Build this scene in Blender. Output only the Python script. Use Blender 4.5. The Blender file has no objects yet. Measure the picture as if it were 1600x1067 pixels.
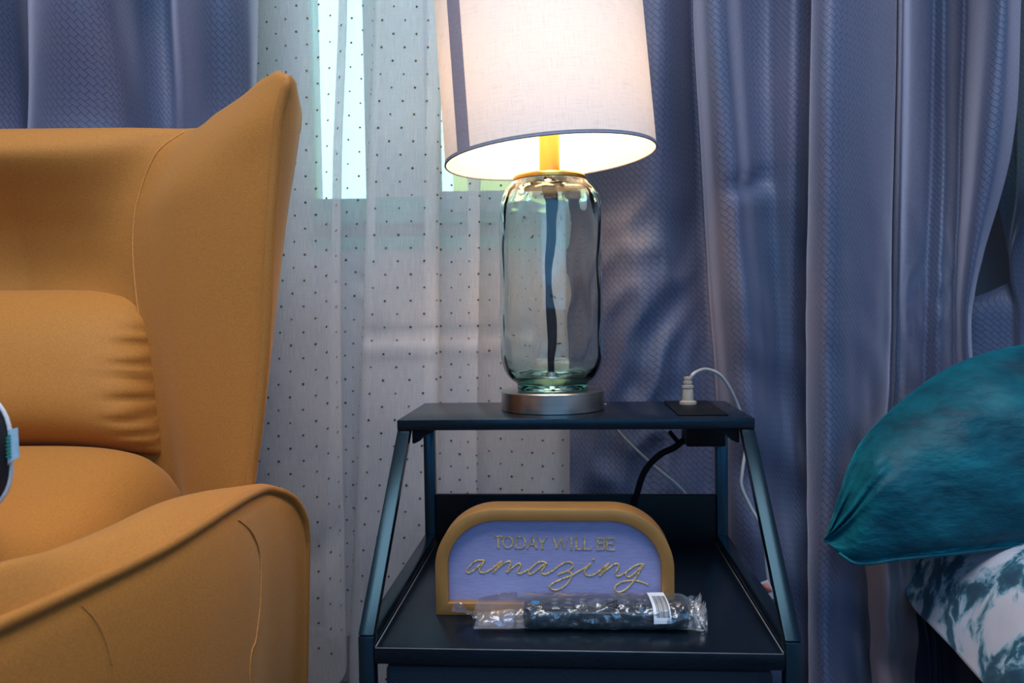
import bpy, bmesh, math, random
from math import sin, cos, pi, sqrt, exp, atan2
from mathutils import Vector, Matrix, noise

random.seed(7)
SC = bpy.context.scene
COL = SC.collection

# ------------------------------------------------------------------ camera
FPX = 1280.0                      # focal length in pixels of the 1600 x 1067 frame
PIT, ROL = 0.0357, 0.0153         # looking down, rolled
CAMZ = 0.66
CP, SP, CR, SR = cos(PIT), sin(PIT), cos(ROL), sin(ROL)
cam_data = bpy.data.cameras.new('camera')
cam = bpy.data.objects.new('camera', cam_data)
COL.objects.link(cam)
cam_data.sensor_width = 36.0
cam_data.lens = 36.0 * FPX / 1600.0
cam_data.clip_start = 0.02
cam_data.dof.use_dof = True
cam_data.dof.focus_distance = 0.92
cam_data.dof.aperture_fstop = 9.0
F = Vector((0, CP, -SP)); U0 = Vector((0, SP, CP)); R0 = Vector((1, 0, 0))
RT = CR * R0 - SR * U0
UP = SR * R0 + CR * U0
cam.matrix_world = Matrix(((RT.x, UP.x, -F.x, 0), (RT.y, UP.y, -F.y, 0), (RT.z, UP.z, -F.z, CAMZ), (0, 0, 0, 1)))
SC.camera = cam

# ------------------------------------------------------------------ sky, overhead key, added fill, exposure
w = bpy.data.worlds.new('sky'); SC.world = w; w.use_nodes = True
wn = w.node_tree.nodes['Background']
wn.inputs[0].default_value = (0.50, 0.85, 0.92, 1)
wn.inputs[1].default_value = 2.2


def area(name, loc, target, sx, sy, power, color):
    d = bpy.data.lights.new(name, 'AREA'); d.shape = 'RECTANGLE'
    d.size, d.size_y, d.energy, d.color = sx, sy, power, color
    o = bpy.data.objects.new(name, d); COL.objects.link(o)
    o.location = loc
    o.rotation_euler = (Vector(target) - Vector(loc)).to_track_quat('-Z', 'Y').to_euler()
    return o


area('ceiling_key_light', (-0.2, 0.05, 2.44), (-0.2, 0.05, 0), 2.0, 1.3, 27, (0.95, 0.96, 1.0))  # unseen overhead key light, widened so the slanted posts reflect it
area('added_blue_fill', (0.3, -2.43, 1.6), (0.3, 1.2, 1.6), 3.4, 1.6, 20, (0.13, 0.51, 1.0))  # blue fill added behind the camera to cool the shadows; no window there

vs = SC.view_settings
vs.view_transform = 'Standard'; vs.look = 'None'; vs.gamma = 1.0; vs.use_curve_mapping = False
vs.exposure = 0.83
SC.cycles.use_denoising = True
SC.cycles.use_adaptive_sampling = True
SC.cycles.adaptive_threshold = 0.02
SC.cycles.max_bounces = 8
SC.cycles.diffuse_bounces = 3
SC.cycles.glossy_bounces = 3
SC.cycles.transmission_bounces = 8
SC.cycles.transparent_max_bounces = 12
SC.cycles.sample_clamp_indirect = 6.0

# ------------------------------------------------------------------ helpers


def ray(u, v):
    du, dv = u - 800.0, v - 533.5
    U = (du * CR - dv * SR) / FPX
    V = (du * SR + dv * CR) / FPX
    return Vector((U, CP - V * SP, -SP - V * CP))


def at(u, v, d):
    """world point seen at photo pixel (u, v) whose distance along +Y is d"""
    r = ray(u, v)
    return Vector((0, 0, CAMZ)) + r * (d / r.y)


def hitz(u, v, z):
    r = ray(u, v)
    return Vector((0, 0, CAMZ)) + r * ((z - CAMZ) / r.z)


def hitp(u, v, p0, n):
    r = ray(u, v); c = Vector((0, 0, CAMZ))
    return c + r * ((p0 - c).dot(n) / r.dot(n))


def proj(p):
    x, y, z = p[0], p[1], p[2] - CAMZ
    yc = y * CP - z * SP; zc = y * SP + z * CP
    U, V = FPX * x / yc, -FPX * zc / yc
    return 800 + U * CR + V * SR, 533.5 - U * SR + V * CR


def cr1(p0, p1, p2, p3, t):
    return 0.5 * ((2 * p1) + (p2 - p0) * t + (2 * p0 - 5 * p1 + 4 * p2 - p3) * t * t + (3 * p1 - p0 - 3 * p2 + p3) * t ** 3)


def spl(pts, x):
    """Catmull-Rom through pts at index position x"""
    n = len(pts)
    i = max(0, min(n - 2, int(math.floor(x)))); t = x - i
    g = lambda k: pts[max(0, min(n - 1, k))]
    return cr1(g(i - 1), g(i), g(i + 1), g(i + 2), t)


def smooth(pts, k):
    pts = [Vector(p) for p in pts]
    m = (len(pts) - 1) * k
    return [spl(pts, i / k) for i in range(m + 1)]


def lerp(a, b, t): return a + (b - a) * t
def clamp(x, a=0.0, b=1.0): return max(a, min(b, x))
def sstep(a, b, x):
    t = clamp((x - a) / (b - a)); return t * t * (3 - 2 * t)


class MB:
    """collects geometry for one mesh"""
    def __init__(s): s.v = []; s.f = []; s.uv = {}

    def quadgrid(s, rows, closed=False, uvs=None):
        o = len(s.v); n = len(rows[0])
        for r in rows: s.v += [Vector(p) for p in r]
        for i in range(len(rows) - 1):
            for j in range(n if closed else n - 1):
                k = (j + 1) % n
                s.f.append((o + i * n + j, o + i * n + k, o + (i + 1) * n + k, o + (i + 1) * n + j))
        if uvs:
            for i, r in enumerate(uvs):
                for j, q in enumerate(r): s.uv[o + i * n + j] = q
        return s

    def box(s, c, d, M=None):
        o = len(s.v); c = Vector(c); h = Vector(d) / 2
        for z in (-1, 1):
            for y in (-1, 1):
                for x in (-1, 1):
                    p = Vector((x * h.x, y * h.y, z * h.z))
                    s.v.append((M @ p if M else p) + c)
        for q in ((0, 2, 3, 1), (4, 5, 7, 6), (0, 1, 5, 4), (2, 6, 7, 3), (0, 4, 6, 2), (1, 3, 7, 5)):
            s.f.append(tuple(o + i for i in q))
        return s

    def bar(s, a, b, wx, wy, side=(1, 0, 0)):
        """square bar from a to b, width wx along side, wy across"""
        a, b = Vector(a), Vector(b); t = (b - a).normalized()
        x = Vector(side); x = (x - t * x.dot(t)).normalized(); y = t.cross(x)
        o = len(s.v)
        for p in (a, b):
            for i, j in ((-1, -1), (1, -1), (1, 1), (-1, 1)):
                s.v.append(p + x * (i * wx / 2) + y * (j * wy / 2))
        for q in ((0, 3, 2, 1), (4, 5, 6, 7), (0, 1, 5, 4), (1, 2, 6, 5), (2, 3, 7, 6), (3, 0, 4, 7)):
            s.f.append(tuple(o + i for i in q))
        return s

    def tube(s, pts, r, seg=10, flat=None, caps=True):
        pts = [Vector(p) for p in pts]; n = len(pts); o = len(s.v)
        rr = r if callable(r) else (lambda t: r)
        up = None
        for i, p in enumerate(pts):
            t = (pts[min(i + 1, n - 1)] - pts[max(i - 1, 0)])
            t = t.normalized() if t.length > 1e-9 else Vector((0, 0, 1))
            if up is None:
                up = t.orthogonal().normalized()
            up = (up - t * up.dot(t))
            up = up.normalized() if up.length > 1e-6 else t.orthogonal().normalized()
            b = t.cross(up); R = rr(i / max(1, n - 1))
            for k in range(seg):
                a = 2 * pi * k / seg
                q = up * (cos(a) * R) + b * (sin(a) * R)
                if flat:
                    nv, f = flat; q -= nv * (q.dot(nv) * (1 - f))
                s.v.append(p + q)
        for i in range(n - 1):
            for k in range(seg):
                l = (k + 1) % seg
                s.f.append((o + i * seg + k, o + i * seg + l, o + (i + 1) * seg + l, o + (i + 1) * seg + k))
        if caps:
            s.f.append(tuple(o + k for k in reversed(range(seg))))
            s.f.append(tuple(o + (n - 1) * seg + k for k in range(seg)))
        return s

    def lathe(s, prof, seg=48, fn=None, c=(0, 0, 0), M=None, cap0=False, cap1=False):
        o = len(s.v); c = Vector(c)
        for i, (r, z) in enumerate(prof):
            for k in range(seg):
                a = 2 * pi * k / seg
                q = r + (fn(a, z, i) if fn else 0)
                p = Vector((q * cos(a), q * sin(a), z))
                s.v.append((M @ p if M else p) + c)
        for i in range(len(prof) - 1):
            for k in range(seg):
                l = (k + 1) % seg
                s.f.append((o + i * seg + k, o + i * seg + l, o + (i + 1) * seg + l, o + (i + 1) * seg + k))
        if cap0: s.f.append(tuple(o + k for k in reversed(range(seg))))
        if cap1: s.f.append(tuple(o + (len(prof) - 1) * seg + k for k in range(seg)))
        return s

    def prism(s, poly, M, depth):
        """2D outline (x, z) extruded along y from 0 to depth, placed with matrix M"""
        o = len(s.v); n = len(poly)
        for y in (0, depth):
            for (x, z) in poly: s.v.append(M @ Vector((x, y, z)))
        s.f.append(tuple(o + i for i in range(n)))
        s.f.append(tuple(o + n + i for i in reversed(range(n))))
        for i in range(n):
            j = (i + 1) % n
            s.f.append((o + i, o + n + i, o + n + j, o + j))
        return s

    def mirrored(s, xc):
        n = len(s.v)
        s.v += [Vector((2 * xc - p.x, p.y, p.z)) for p in s.v]
        s.f += [tuple(n + i for i in reversed(f)) for f in s.f]
        return s


ROOTM = {}


def root_of(o):
    while o.parent: o = o.parent
    return o


def obj(name, mb, mat, parent=None, loc=None, smooth_=True, bevel=0.0, weld=0.0, local=False, bseg=2, fixn=True):
    """one mesh object. Vertices are world coordinates unless local=True."""
    vv = mb.v
    if parent is not None and not local:
        Mi = ROOTM[root_of(parent)].inverted(); vv = [Mi @ p for p in vv]
    if parent is None and loc is not None:
        vv = [p - Vector(loc) for p in vv]
    me = bpy.data.meshes.new(name)
    me.from_pydata([tuple(p) for p in vv], [], mb.f)
    if mb.uv:
        ul = me.uv_layers.new(name='cloth')
        for lp in me.loops: ul.data[lp.index].uv = mb.uv.get(lp.vertex_index, (0, 0))
    if weld or bevel or fixn:
        bm = bmesh.new(); bm.from_mesh(me)
        if weld: bmesh.ops.remove_doubles(bm, verts=bm.verts, dist=weld)
        if fixn: bmesh.ops.recalc_face_normals(bm, faces=bm.faces)
        if bevel:
            es = [e for e in bm.edges if len(e.link_faces) == 2 and e.calc_face_angle(0) > 0.5]
            bmesh.ops.bevel(bm, geom=es, offset=bevel, segments=bseg, affect='EDGES', clamp_overlap=True, profile=0.5)
        bm.to_mesh(me); bm.free()
    if smooth_:
        for p in me.polygons: p.use_smooth = True
        if bevel or smooth_ == 'auto':
            try: me.set_sharp_from_angle(angle=math.radians(40))
            except Exception: pass
    me.materials.append(MAT[mat])
    o = bpy.data.objects.new(name, me); COL.objects.link(o)
    if parent is not None: o.parent = parent
    elif loc is not None: o.location = loc
    return o


def tag(o, label, cat, group=None, kind=None):
    o['label'] = label; o['category'] = cat
    if group: o['group'] = group
    if kind: o['kind'] = kind
    return o


def thing(name, label, cat, loc=(0, 0, 0), rotz=0.0, group=None):
    o = bpy.data.objects.new(name, None); COL.objects.link(o)
    o.empty_display_size = 0.05
    o.location = loc; o.rotation_euler = (0, 0, rotz)
    ROOTM[o] = Matrix.Translation(Vector(loc)) @ Matrix.Rotation(rotz, 4, 'Z')
    return tag(o, label, cat, group)


def struct(o): o['kind'] = 'structure'; return o

# ------------------------------------------------------------------ materials
MAT = {}


class NT:
    def __init__(s, name):
        s.m = bpy.data.materials.new(name); s.m.use_nodes = True
        s.t = s.m.node_tree; s.t.nodes.clear()
        s.out = s.t.nodes.new('ShaderNodeOutputMaterial')
        MAT[name] = s.m

    def n(s, typ, props=None, **inp):
        nd = s.t.nodes.new(typ)
        for k, v in (props or {}).items(): setattr(nd, k, v)
        for k, v in inp.items():
            key = int(k[1:]) if k[0] == 'i' and k[1:].isdigit() else k.replace('_', ' ')
            s.set(nd, key, v)
        return nd

    def set(s, nd, key, v):
        sk = nd.inputs[key]
        if isinstance(v, tuple) and len(v) == 2 and hasattr(v[0], 'outputs'): s.t.links.new(v[0].outputs[v[1]], sk)
        elif hasattr(v, 'outputs'): s.t.links.new(v.outputs[0], sk)
        else:
            if isinstance(v, tuple) and len(v) == 3 and sk.type == 'RGBA': v = v + (1,)
            sk.default_value = v

    def ramp(s, fac, stops):
        nd = s.t.nodes.new('ShaderNodeValToRGB'); s.t.links.new(fac, nd.inputs[0])
        el = nd.color_ramp.elements
        while len(el) < len(stops): el.new(0.5)
        for e, (p, c) in zip(el, stops): e.position = p; e.color = tuple(c) + (1,)
        return nd

    def surf(s, nd): s.t.links.new(nd.outputs[0], s.out.inputs['Surface'])


def prin(name, color, rough=0.5, metal=0.0, vary=0.0, vscale=20.0, bump=0.0, bscale=200.0, stretch=None, sheen=0.0,
         sheen_tint=(1, 1, 1), coat=0.0, spec=0.5, aniso=0.0, stint=None, emit=0.0, coords='Object', detail=4.0, trans=0.0, ior=1.45):
    t = NT(name)
    p = t.n('ShaderNodeBsdfPrincipled', Roughness=rough, Metallic=metal)
    p.inputs['Base Color'].default_value = tuple(color) + (1,)
    p.inputs['Specular IOR Level'].default_value = spec
    p.inputs['Sheen Weight'].default_value = sheen
    p.inputs['Sheen Tint'].default_value = tuple(sheen_tint) + (1,)
    p.inputs['Sheen Roughness'].default_value = 0.4
    p.inputs['Coat Weight'].default_value = coat
    if stint: p.inputs['Specular Tint'].default_value = tuple(stint) + (1,)
    p.inputs['Anisotropic'].default_value = aniso
    p.inputs['Transmission Weight'].default_value = trans
    p.inputs['IOR'].default_value = ior
    if emit:
        p.inputs['Emission Color'].default_value = tuple(color) + (1,); p.inputs['Emission Strength'].default_value = emit
    if vary or bump:
        tc = t.n('ShaderNodeTexCoord')
        mp = t.n('ShaderNodeMapping', Vector=(tc, coords))
        if stretch: mp.inputs['Scale'].default_value = stretch
        if vary:
            nz = t.n('ShaderNodeTexNoise', Vector=mp, Scale=vscale, Detail=detail)
            r = t.ramp(nz.outputs['Fac'], [(0.3, [c * (1 - vary) for c in color]), (0.7, [min(1, c * (1 + vary)) for c in color])])
            t.set(p, 'Base Color', r)
        if bump:
            nb = t.n('ShaderNodeTexNoise', Vector=mp, Scale=bscale, Detail=3.0)
            b = t.n('ShaderNodeBump', Strength=bump, Distance=0.002, Height=nb)
            t.set(p, 'Normal', b)
    t.surf(p)
    return t


prin('wall_paint', (0.50, 0.48, 0.52), 0.8, vary=0.04, vscale=6, bump=0.1, bscale=120)
prin('ceiling_paint', (0.55, 0.58, 0.62), 0.9, vary=0.02, vscale=5)
prin('window_frame', (0.06, 0.46, 0.40), 0.4, vary=0.08, vscale=12)
prin('mullion_paint', (0.62, 0.68, 0.72), 0.5, vary=0.05, vscale=9)
prin('window_sash', (0.30, 0.38, 0.46), 0.4, vary=0.08, vscale=12)
prin('chair_suede', (0.485, 0.195, 0.036), 0.62, vary=0.10, vscale=420, bump=0.25, bscale=900, sheen=0.28, sheen_tint=(1.0, 0.72, 0.42), spec=0.3)
prin('chair_piping', (0.43, 0.17, 0.032), 0.65, vary=0.12, vscale=500, bump=0.2, bscale=900, sheen=0.2, sheen_tint=(1, 0.7, 0.4), spec=0.3)
prin('chair_stitch', (0.62, 0.27, 0.07), 0.6, vary=0.25, vscale=700, spec=0.3)
prin('dark_wood_leg', (0.03, 0.018, 0.01), 0.4, vary=0.2, vscale=30)
prin('pillow_navy', (0.008, 0.009, 0.014), 0.7, vary=0.2, vscale=80, bump=0.2, bscale=500, sheen=0.2)
prin('pillow_white', (0.75, 0.74, 0.76), 0.7, vary=0.05, vscale=120, bump=0.2, bscale=600)
prin('tag_cloth', (0.40, 0.62, 0.74), 0.6, vary=0.08, vscale=200)
prin('tag_print', (0.02, 0.32, 0.25), 0.6, vary=0.1, vscale=200)
prin('black_laminate', (0.0045, 0.008, 0.014), 0.24, vary=0.35, vscale=40, bump=0.06, bscale=60, stretch=(2, 30, 30), spec=0.4, stint=(0.45, 0.8, 1.0))
prin('black_metal', (0.004, 0.009, 0.015), 0.26, vary=0.12, vscale=60, bump=0.03, bscale=400, spec=0.68, stint=(0.38, 0.76, 1.0))
prin('edge_band', (0.20, 0.19, 0.20), 0.4, vary=0.2, vscale=60)
prin('black_plastic', (0.004, 0.005, 0.007), 0.5, vary=0.1, vscale=60, spec=0.2)
prin('brushed_nickel', (0.50, 0.46, 0.42), 0.30, 1.0, vary=0.10, vscale=8, stretch=(1, 1, 80), bump=0.05, bscale=20)
prin('brass', (0.72, 0.42, 0.10), 0.28, 1.0, vary=0.06, vscale=30)
prin('lamp_cord_dark', (0.006, 0.008, 0.022), 0.75, vary=0.1, vscale=60)
prin('clear_cord', (0.62, 0.60, 0.58), 0.28, vary=0.05, vscale=60, trans=0.25)
prin('clear_plug', (0.80, 0.70, 0.56), 0.16, vary=0.05, vscale=60, trans=0.55)
prin('cord_tag', (0.72, 0.66, 0.66), 0.6, vary=0.05, vscale=90)
prin('cord_tag_print', (0.70, 0.22, 0.16), 0.6, vary=0.15, vscale=90)
prin('gold_paint', (0.42, 0.20, 0.055), 0.40, 0.35, vary=0.10, vscale=25, bump=0.06, bscale=200)
prin('gold_foil', (0.74, 0.48, 0.20), 0.36, 0.25, vary=0.45, vscale=420, bump=0.6, bscale=700)
prin('sign_lilac', (0.31, 0.30, 0.52), 0.6, vary=0.14, vscale=28, stretch=(3, 3, 60), bump=0.1, bscale=60)
prin('remote_black', (0.012, 0.018, 0.026), 0.35, vary=0.1, vscale=60)
prin('button_blue', (0.01, 0.30, 0.62), 0.3, vary=0.1, vscale=60)
prin('button_white', (0.7, 0.68, 0.66), 0.4, vary=0.05, vscale=60)
prin('button_grey', (0.10, 0.12, 0.14), 0.4, vary=0.1, vscale=60)
prin('label_white', (0.80, 0.82, 0.84), 0.5, vary=0.04, vscale=60)
prin('print_black', (0.012, 0.012, 0.015), 0.5, vary=0.1, vscale=60)
prin('house_cream', (0.95, 0.68, 0.20), 0.8, vary=0.08, vscale=3, coords='Object')
prin('house_roof', (0.35, 0.14, 0.08), 0.8, vary=0.15, vscale=6)
prin('house_glass', (0.05, 0.09, 0.11), 0.1, vary=0.2, vscale=2)
prin('yard', (0.12, 0.22, 0.07), 0.9, vary=0.3, vscale=2, bump=0.3, bscale=20)
prin('mauve_satin', (0.30, 0.215, 0.225), 0.42, vary=0.08, vscale=20, bump=0.1, bscale=400, sheen=0.3)
prin('navy_skirt', (0.010, 0.018, 0.042), 0.5, vary=0.2, vscale=20, bump=0.15, bscale=400, sheen=0.2, sheen_tint=(.6, .75, 1))
prin('bed_black', (0.006, 0.007, 0.010), 0.6, vary=0.2, vscale=20)
prin('mattress_white', (0.6, 0.6, 0.62), 0.8, vary=0.04, vscale=30, bump=0.1, bscale=200)
prin('sequin', (0.15, 0.105, 0.06), 0.35, 0.7, vary=0.3, vscale=30)
prin('bulb', (1.0, 0.61, 0.29), 0.4, emit=25.0)

# wood floor
t = NT('floor_wood')
tc = t.n('ShaderNodeTexCoord'); mp = t.n('ShaderNodeMapping', Vector=(tc, 'Object')); mp.inputs['Scale'].default_value = (2, 30, 1)
nz = t.n('ShaderNodeTexNoise', Vector=mp, Scale=2.0, Detail=6.0)
cr_ = t.ramp(nz.outputs['Fac'], [(0.3, (0.055, 0.03, 0.018)), (0.7, (0.13, 0.075, 0.045))])
p = t.n('ShaderNodeBsdfPrincipled', Roughness=0.45); t.set(p, 'Base Color', cr_); t.surf(p)

# damask-like drape: embossed parquet lines on a periwinkle satin
t = NT('drape_cloth')
tc = t.n('ShaderNodeTexCoord'); mp = t.n('ShaderNodeMapping', Vector=(tc, 'UV')); mp.inputs['Rotation'].default_value = (0, 0, math.radians(47))
wob = t.n('ShaderNodeTexNoise', Vector=(tc, 'UV'), Scale=45.0, Detail=3.0)
add = t.n('ShaderNodeVectorMath', {'operation': 'MULTIPLY_ADD'}); t.set(add, 0, (wob, 'Color')); add.inputs[1].default_value = (0.006, 0.006, 0); t.set(add, 2, mp)
bk = t.n('ShaderNodeTexBrick', {'offset': 0.5}, Vector=add, Scale=1.0)
bk.inputs['Mortar Size'].default_value = 0.0008; bk.inputs['Brick Width'].default_value = 0.0135; bk.inputs['Row Height'].default_value = 0.0066
bk.inputs['Mortar Smooth'].default_value = 0.9
bk.inputs['Color1'].default_value = (1, 1, 1, 1); bk.inputs['Color2'].default_value = (0.86, 0.86, 0.86, 1); bk.inputs['Mortar'].default_value = (0, 0, 0, 1)
fz = t.n('ShaderNodeTexNoise', Vector=(tc, 'UV'), Scale=900.0, Detail=2.0)
big = t.n('ShaderNodeTexNoise', Vector=(tc, 'UV'), Scale=5.0, Detail=3.0)
colr = t.ramp(big.outputs['Fac'], [(0.3, (0.088, 0.128, 0.215)), (0.7, (0.150, 0.152, 0.240))])
lin = t.n('ShaderNodeMix', {'data_type': 'RGBA', 'blend_type': 'MULTIPLY'}); lin.inputs[0].default_value = 1.0
lr = t.ramp(bk.outputs['Color'], [(0.0, (0.45, 0.47, 0.55)), (0.8, (1, 1, 1))])
t.t.links.new(colr.outputs[0], lin.inputs[6]); t.t.links.new(lr.outputs[0], lin.inputs[7])
hb = t.n('ShaderNodeMath', {'operation': 'MULTIPLY_ADD'}); t.set(hb, 0, fz); hb.inputs[1].default_value = 0.18; t.set(hb, 2, (bk, 'Color'))
bmp = t.n('ShaderNodeBump', Strength=0.30, Distance=0.0012, Height=hb)
p = t.n('ShaderNodeBsdfPrincipled', Roughness=0.50, Normal=bmp)
t.t.links.new(lin.outputs[2], p.inputs['Base Color'])
p.inputs['Specular IOR Level'].default_value = 0.45
p.inputs['Sheen Weight'].default_value = 0.8; p.inputs['Sheen Roughness'].default_value = 0.32
p.inputs['Sheen Tint'].default_value = (0.80, 0.80, 1.0, 1)
t.surf(p)

# sheer voile
t = NT('sheer_voile')
tc = t.n('ShaderNodeTexCoord')
mp = t.n('ShaderNodeMapping', Vector=(tc, 'UV')); mp.inputs['Scale'].default_value = (1, 0.04, 1)
th = t.n('ShaderNodeTexNoise', Vector=mp, Scale=900.0, Detail=2.0)
thr = t.n('ShaderNodeMapRange', Value=(th, 'Fac')); thr.inputs['To Min'].default_value = 0.50; thr.inputs['To Max'].default_value = 0.70
mp2 = t.n('ShaderNodeMapping', Vector=(tc, 'UV')); mp2.inputs['Scale'].default_value = (0.06, 1, 1)
th2 = t.n('ShaderNodeTexNoise', Vector=mp2, Scale=700.0, Detail=2.0)
thr2 = t.n('ShaderNodeMapRange', Value=(th2, 'Fac')); thr2.inputs['To Min'].default_value = -0.06; thr2.inputs['To Max'].default_value = 0.06
sm = t.n('ShaderNodeMath', {'operation': 'ADD'}); t.set(sm, 0, thr); t.set(sm, 1, thr2)
cc = t.ramp(th.outputs['Fac'], [(0.3, (0.90, 0.90, 0.92)), (0.7, (0.96, 0.96, 0.97))])
df = t.n('ShaderNodeBsdfDiffuse', Color=cc); tr = t.n('ShaderNodeBsdfTranslucent', Color=cc)
mx = t.n('ShaderNodeMixShader', Fac=0.40, i1=df, i2=tr)
tp = t.n('ShaderNodeBsdfTransparent')
m2 = t.n('ShaderNodeMixShader', Fac=sm, i1=tp, i2=mx)
t.surf(m2)

# lamp shade fabric
t = NT('shade_linen')
tc = t.n('ShaderNodeTexCoord'); mp = t.n('ShaderNodeMapping', Vector=(tc, 'UV')); mp.inputs['Scale'].default_value = (1, 0.05, 1)
n1 = t.n('ShaderNodeTexNoise', Vector=mp, Scale=900.0, Detail=2.0)
mp2 = t.n('ShaderNodeMapping', Vector=(tc, 'UV')); mp2.inputs['Scale'].default_value = (0.05, 1, 1)
n2 = t.n('ShaderNodeTexNoise', Vector=mp2, Scale=900.0, Detail=2.0)
a_ = t.n('ShaderNodeMath', {'operation': 'ADD'}); t.set(a_, 0, n1); t.set(a_, 1, n2)
cc = t.ramp(a_.outputs[0], [(0.7, (0.74, 0.74, 0.76)), (1.3, (0.84, 0.84, 0.85))])
bm_ = t.n('ShaderNodeBump', Strength=0.3, Distance=0.0006, Height=a_)
df = t.n('ShaderNodeBsdfDiffuse', Color=cc, Normal=bm_); tr = t.n('ShaderNodeBsdfTranslucent', Color=cc)
t.surf(t.n('ShaderNodeMixShader', Fac=0.135, i1=df, i2=tr))

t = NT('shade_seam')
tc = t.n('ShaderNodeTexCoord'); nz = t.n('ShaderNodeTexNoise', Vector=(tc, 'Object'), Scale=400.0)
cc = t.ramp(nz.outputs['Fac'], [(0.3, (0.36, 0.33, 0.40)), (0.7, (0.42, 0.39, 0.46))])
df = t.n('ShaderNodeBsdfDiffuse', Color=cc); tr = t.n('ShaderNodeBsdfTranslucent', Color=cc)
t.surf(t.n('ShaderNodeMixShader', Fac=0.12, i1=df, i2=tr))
prin('shade_trim', (0.27, 0.29, 0.36), 0.7, vary=0.1, vscale=200)

# recycled green glass
t = NT('bottle_glass')
tc = t.n('ShaderNodeTexCoord'); nz = t.n('ShaderNodeTexNoise', Vector=(tc, 'Object'), Scale=28.0, Detail=1.5)
b = t.n('ShaderNodeBump', Strength=0.14, Distance=0.004, Height=nz)
g = t.n('ShaderNodeBsdfGlass', Color=(1, 1, 1), Roughness=0.0, IOR=1.45, Normal=b)
t.surf(g)
va = t.n('ShaderNodeVolumeAbsorption', Color=(0.05, 0.95, 0.75), Density=22.0)
t.t.links.new(va.outputs[0], t.out.inputs['Volume'])

# window pane: thin glass
t = NT('pane_glass')
fr = t.n('ShaderNodeFresnel', IOR=1.45)
gl = t.n('ShaderNodeBsdfGlossy', Color=(1, 1, 1), Roughness=0.02); tp = t.n('ShaderNodeBsdfTransparent', Color=(0.90, 0.98, 0.97))
t.surf(t.n('ShaderNodeMixShader', Fac=fr, i1=tp, i2=gl))

# thin crinkled polybag
t = NT('polybag')
tc = t.n('ShaderNodeTexCoord'); nz = t.n('ShaderNodeTexNoise', Vector=(tc, 'Object'), Scale=120.0, Detail=3.0)
b = t.n('ShaderNodeBump', Strength=0.6, Distance=0.003, Height=nz)
lw = t.n('ShaderNodeLayerWeight', Blend=0.32, Normal=b)
mr = t.n('ShaderNodeMapRange', Value=(lw, 'Fresnel')); mr.inputs['To Min'].default_value = 0.14; mr.inputs['To Max'].default_value = 0.85
gl = t.n('ShaderNodeBsdfGlossy', Color=(0.9, 0.95, 1.0), Roughness=0.12, Normal=b)
tl = t.n('ShaderNodeBsdfDiffuse', Color=(0.75, 0.80, 0.86), Normal=b)
g2 = t.n('ShaderNodeMixShader', Fac=0.18, i1=gl, i2=tl)
tp = t.n('ShaderNodeBsdfTransparent', Color=(0.96, 0.97, 0.98))
t.surf(t.n('ShaderNodeMixShader', Fac=mr, i1=tp, i2=g2))

# teal crushed velvet
t = NT('teal_velvet')
tc = t.n('ShaderNodeTexCoord'); mp = t.n('ShaderNodeMapping', Vector=(tc, 'Object')); mp.inputs['Scale'].default_value = (1.0, 1.0, 2.2); mp.inputs['Rotation'].default_value = (0, 0.6, 0)
n1 = t.n('ShaderNodeTexNoise', Vector=mp, Scale=11.0, Detail=5.0, Roughness=0.62)
cc = t.ramp(n1.outputs['Fac'], [(0.34, (0.001, 0.040, 0.065)), (0.50, (0.001, 0.080, 0.115)), (0.66, (0.002, 0.130, 0.170))])
n2 = t.n('ShaderNodeTexNoise', Vector=mp, Scale=40.0, Detail=4.0)
b = t.n('ShaderNodeBump', Strength=0.5, Distance=0.006, Height=n2)
p = t.n('ShaderNodeBsdfPrincipled', Roughness=0.55, Normal=b); t.set(p, 'Base Color', cc)
p.inputs['Sheen Weight'].default_value = 0.6; p.inputs['Sheen Tint'].default_value = (0.02, 0.55, 0.70, 1); p.inputs['Sheen Roughness'].default_value = 0.3
p.inputs['Specular IOR Level'].default_value = 0.25
t.surf(p)

# tie-dye comforter
t = NT('tie_dye')
tc = t.n('ShaderNodeTexCoord'); mp = t.n('ShaderNodeMapping', Vector=(tc, 'Object')); mp.inputs['Scale'].default_value = (1.0, 1.0, 0.8)
dn = t.n('ShaderNodeTexNoise', Vector=mp, Scale=9.0, Detail=3.0)
ad = t.n('ShaderNodeVectorMath', {'operation': 'MULTIPLY_ADD'}); t.set(ad, 0, (dn, 'Color')); ad.inputs[1].default_value = (0.12, 0.12, 0.12); t.set(ad, 2, mp)
n1 = t.n('ShaderNodeTexNoise', Vector=ad, Scale=22.0, Detail=6.0, Roughness=0.6)
cc = t.ramp(n1.outputs['Fac'], [(0.40, (0.006, 0.050, 0.095)), (0.455, (0.012, 0.105, 0.165)), (0.495, (0.24, 0.40, 0.50)), (0.54, (0.52, 0.55, 0.64)), (0.7, (0.58, 0.56, 0.64))])
b = t.n('ShaderNodeBump', Strength=0.2, Distance=0.003, Height=t.n('ShaderNodeTexNoise', Vector=mp, Scale=60.0))
p = t.n('ShaderNodeBsdfPrincipled', Roughness=0.6, Normal=b); t.set(p, 'Base Color', cc); p.inputs['Sheen Weight'].default_value = 0.2
t.surf(p)

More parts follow.
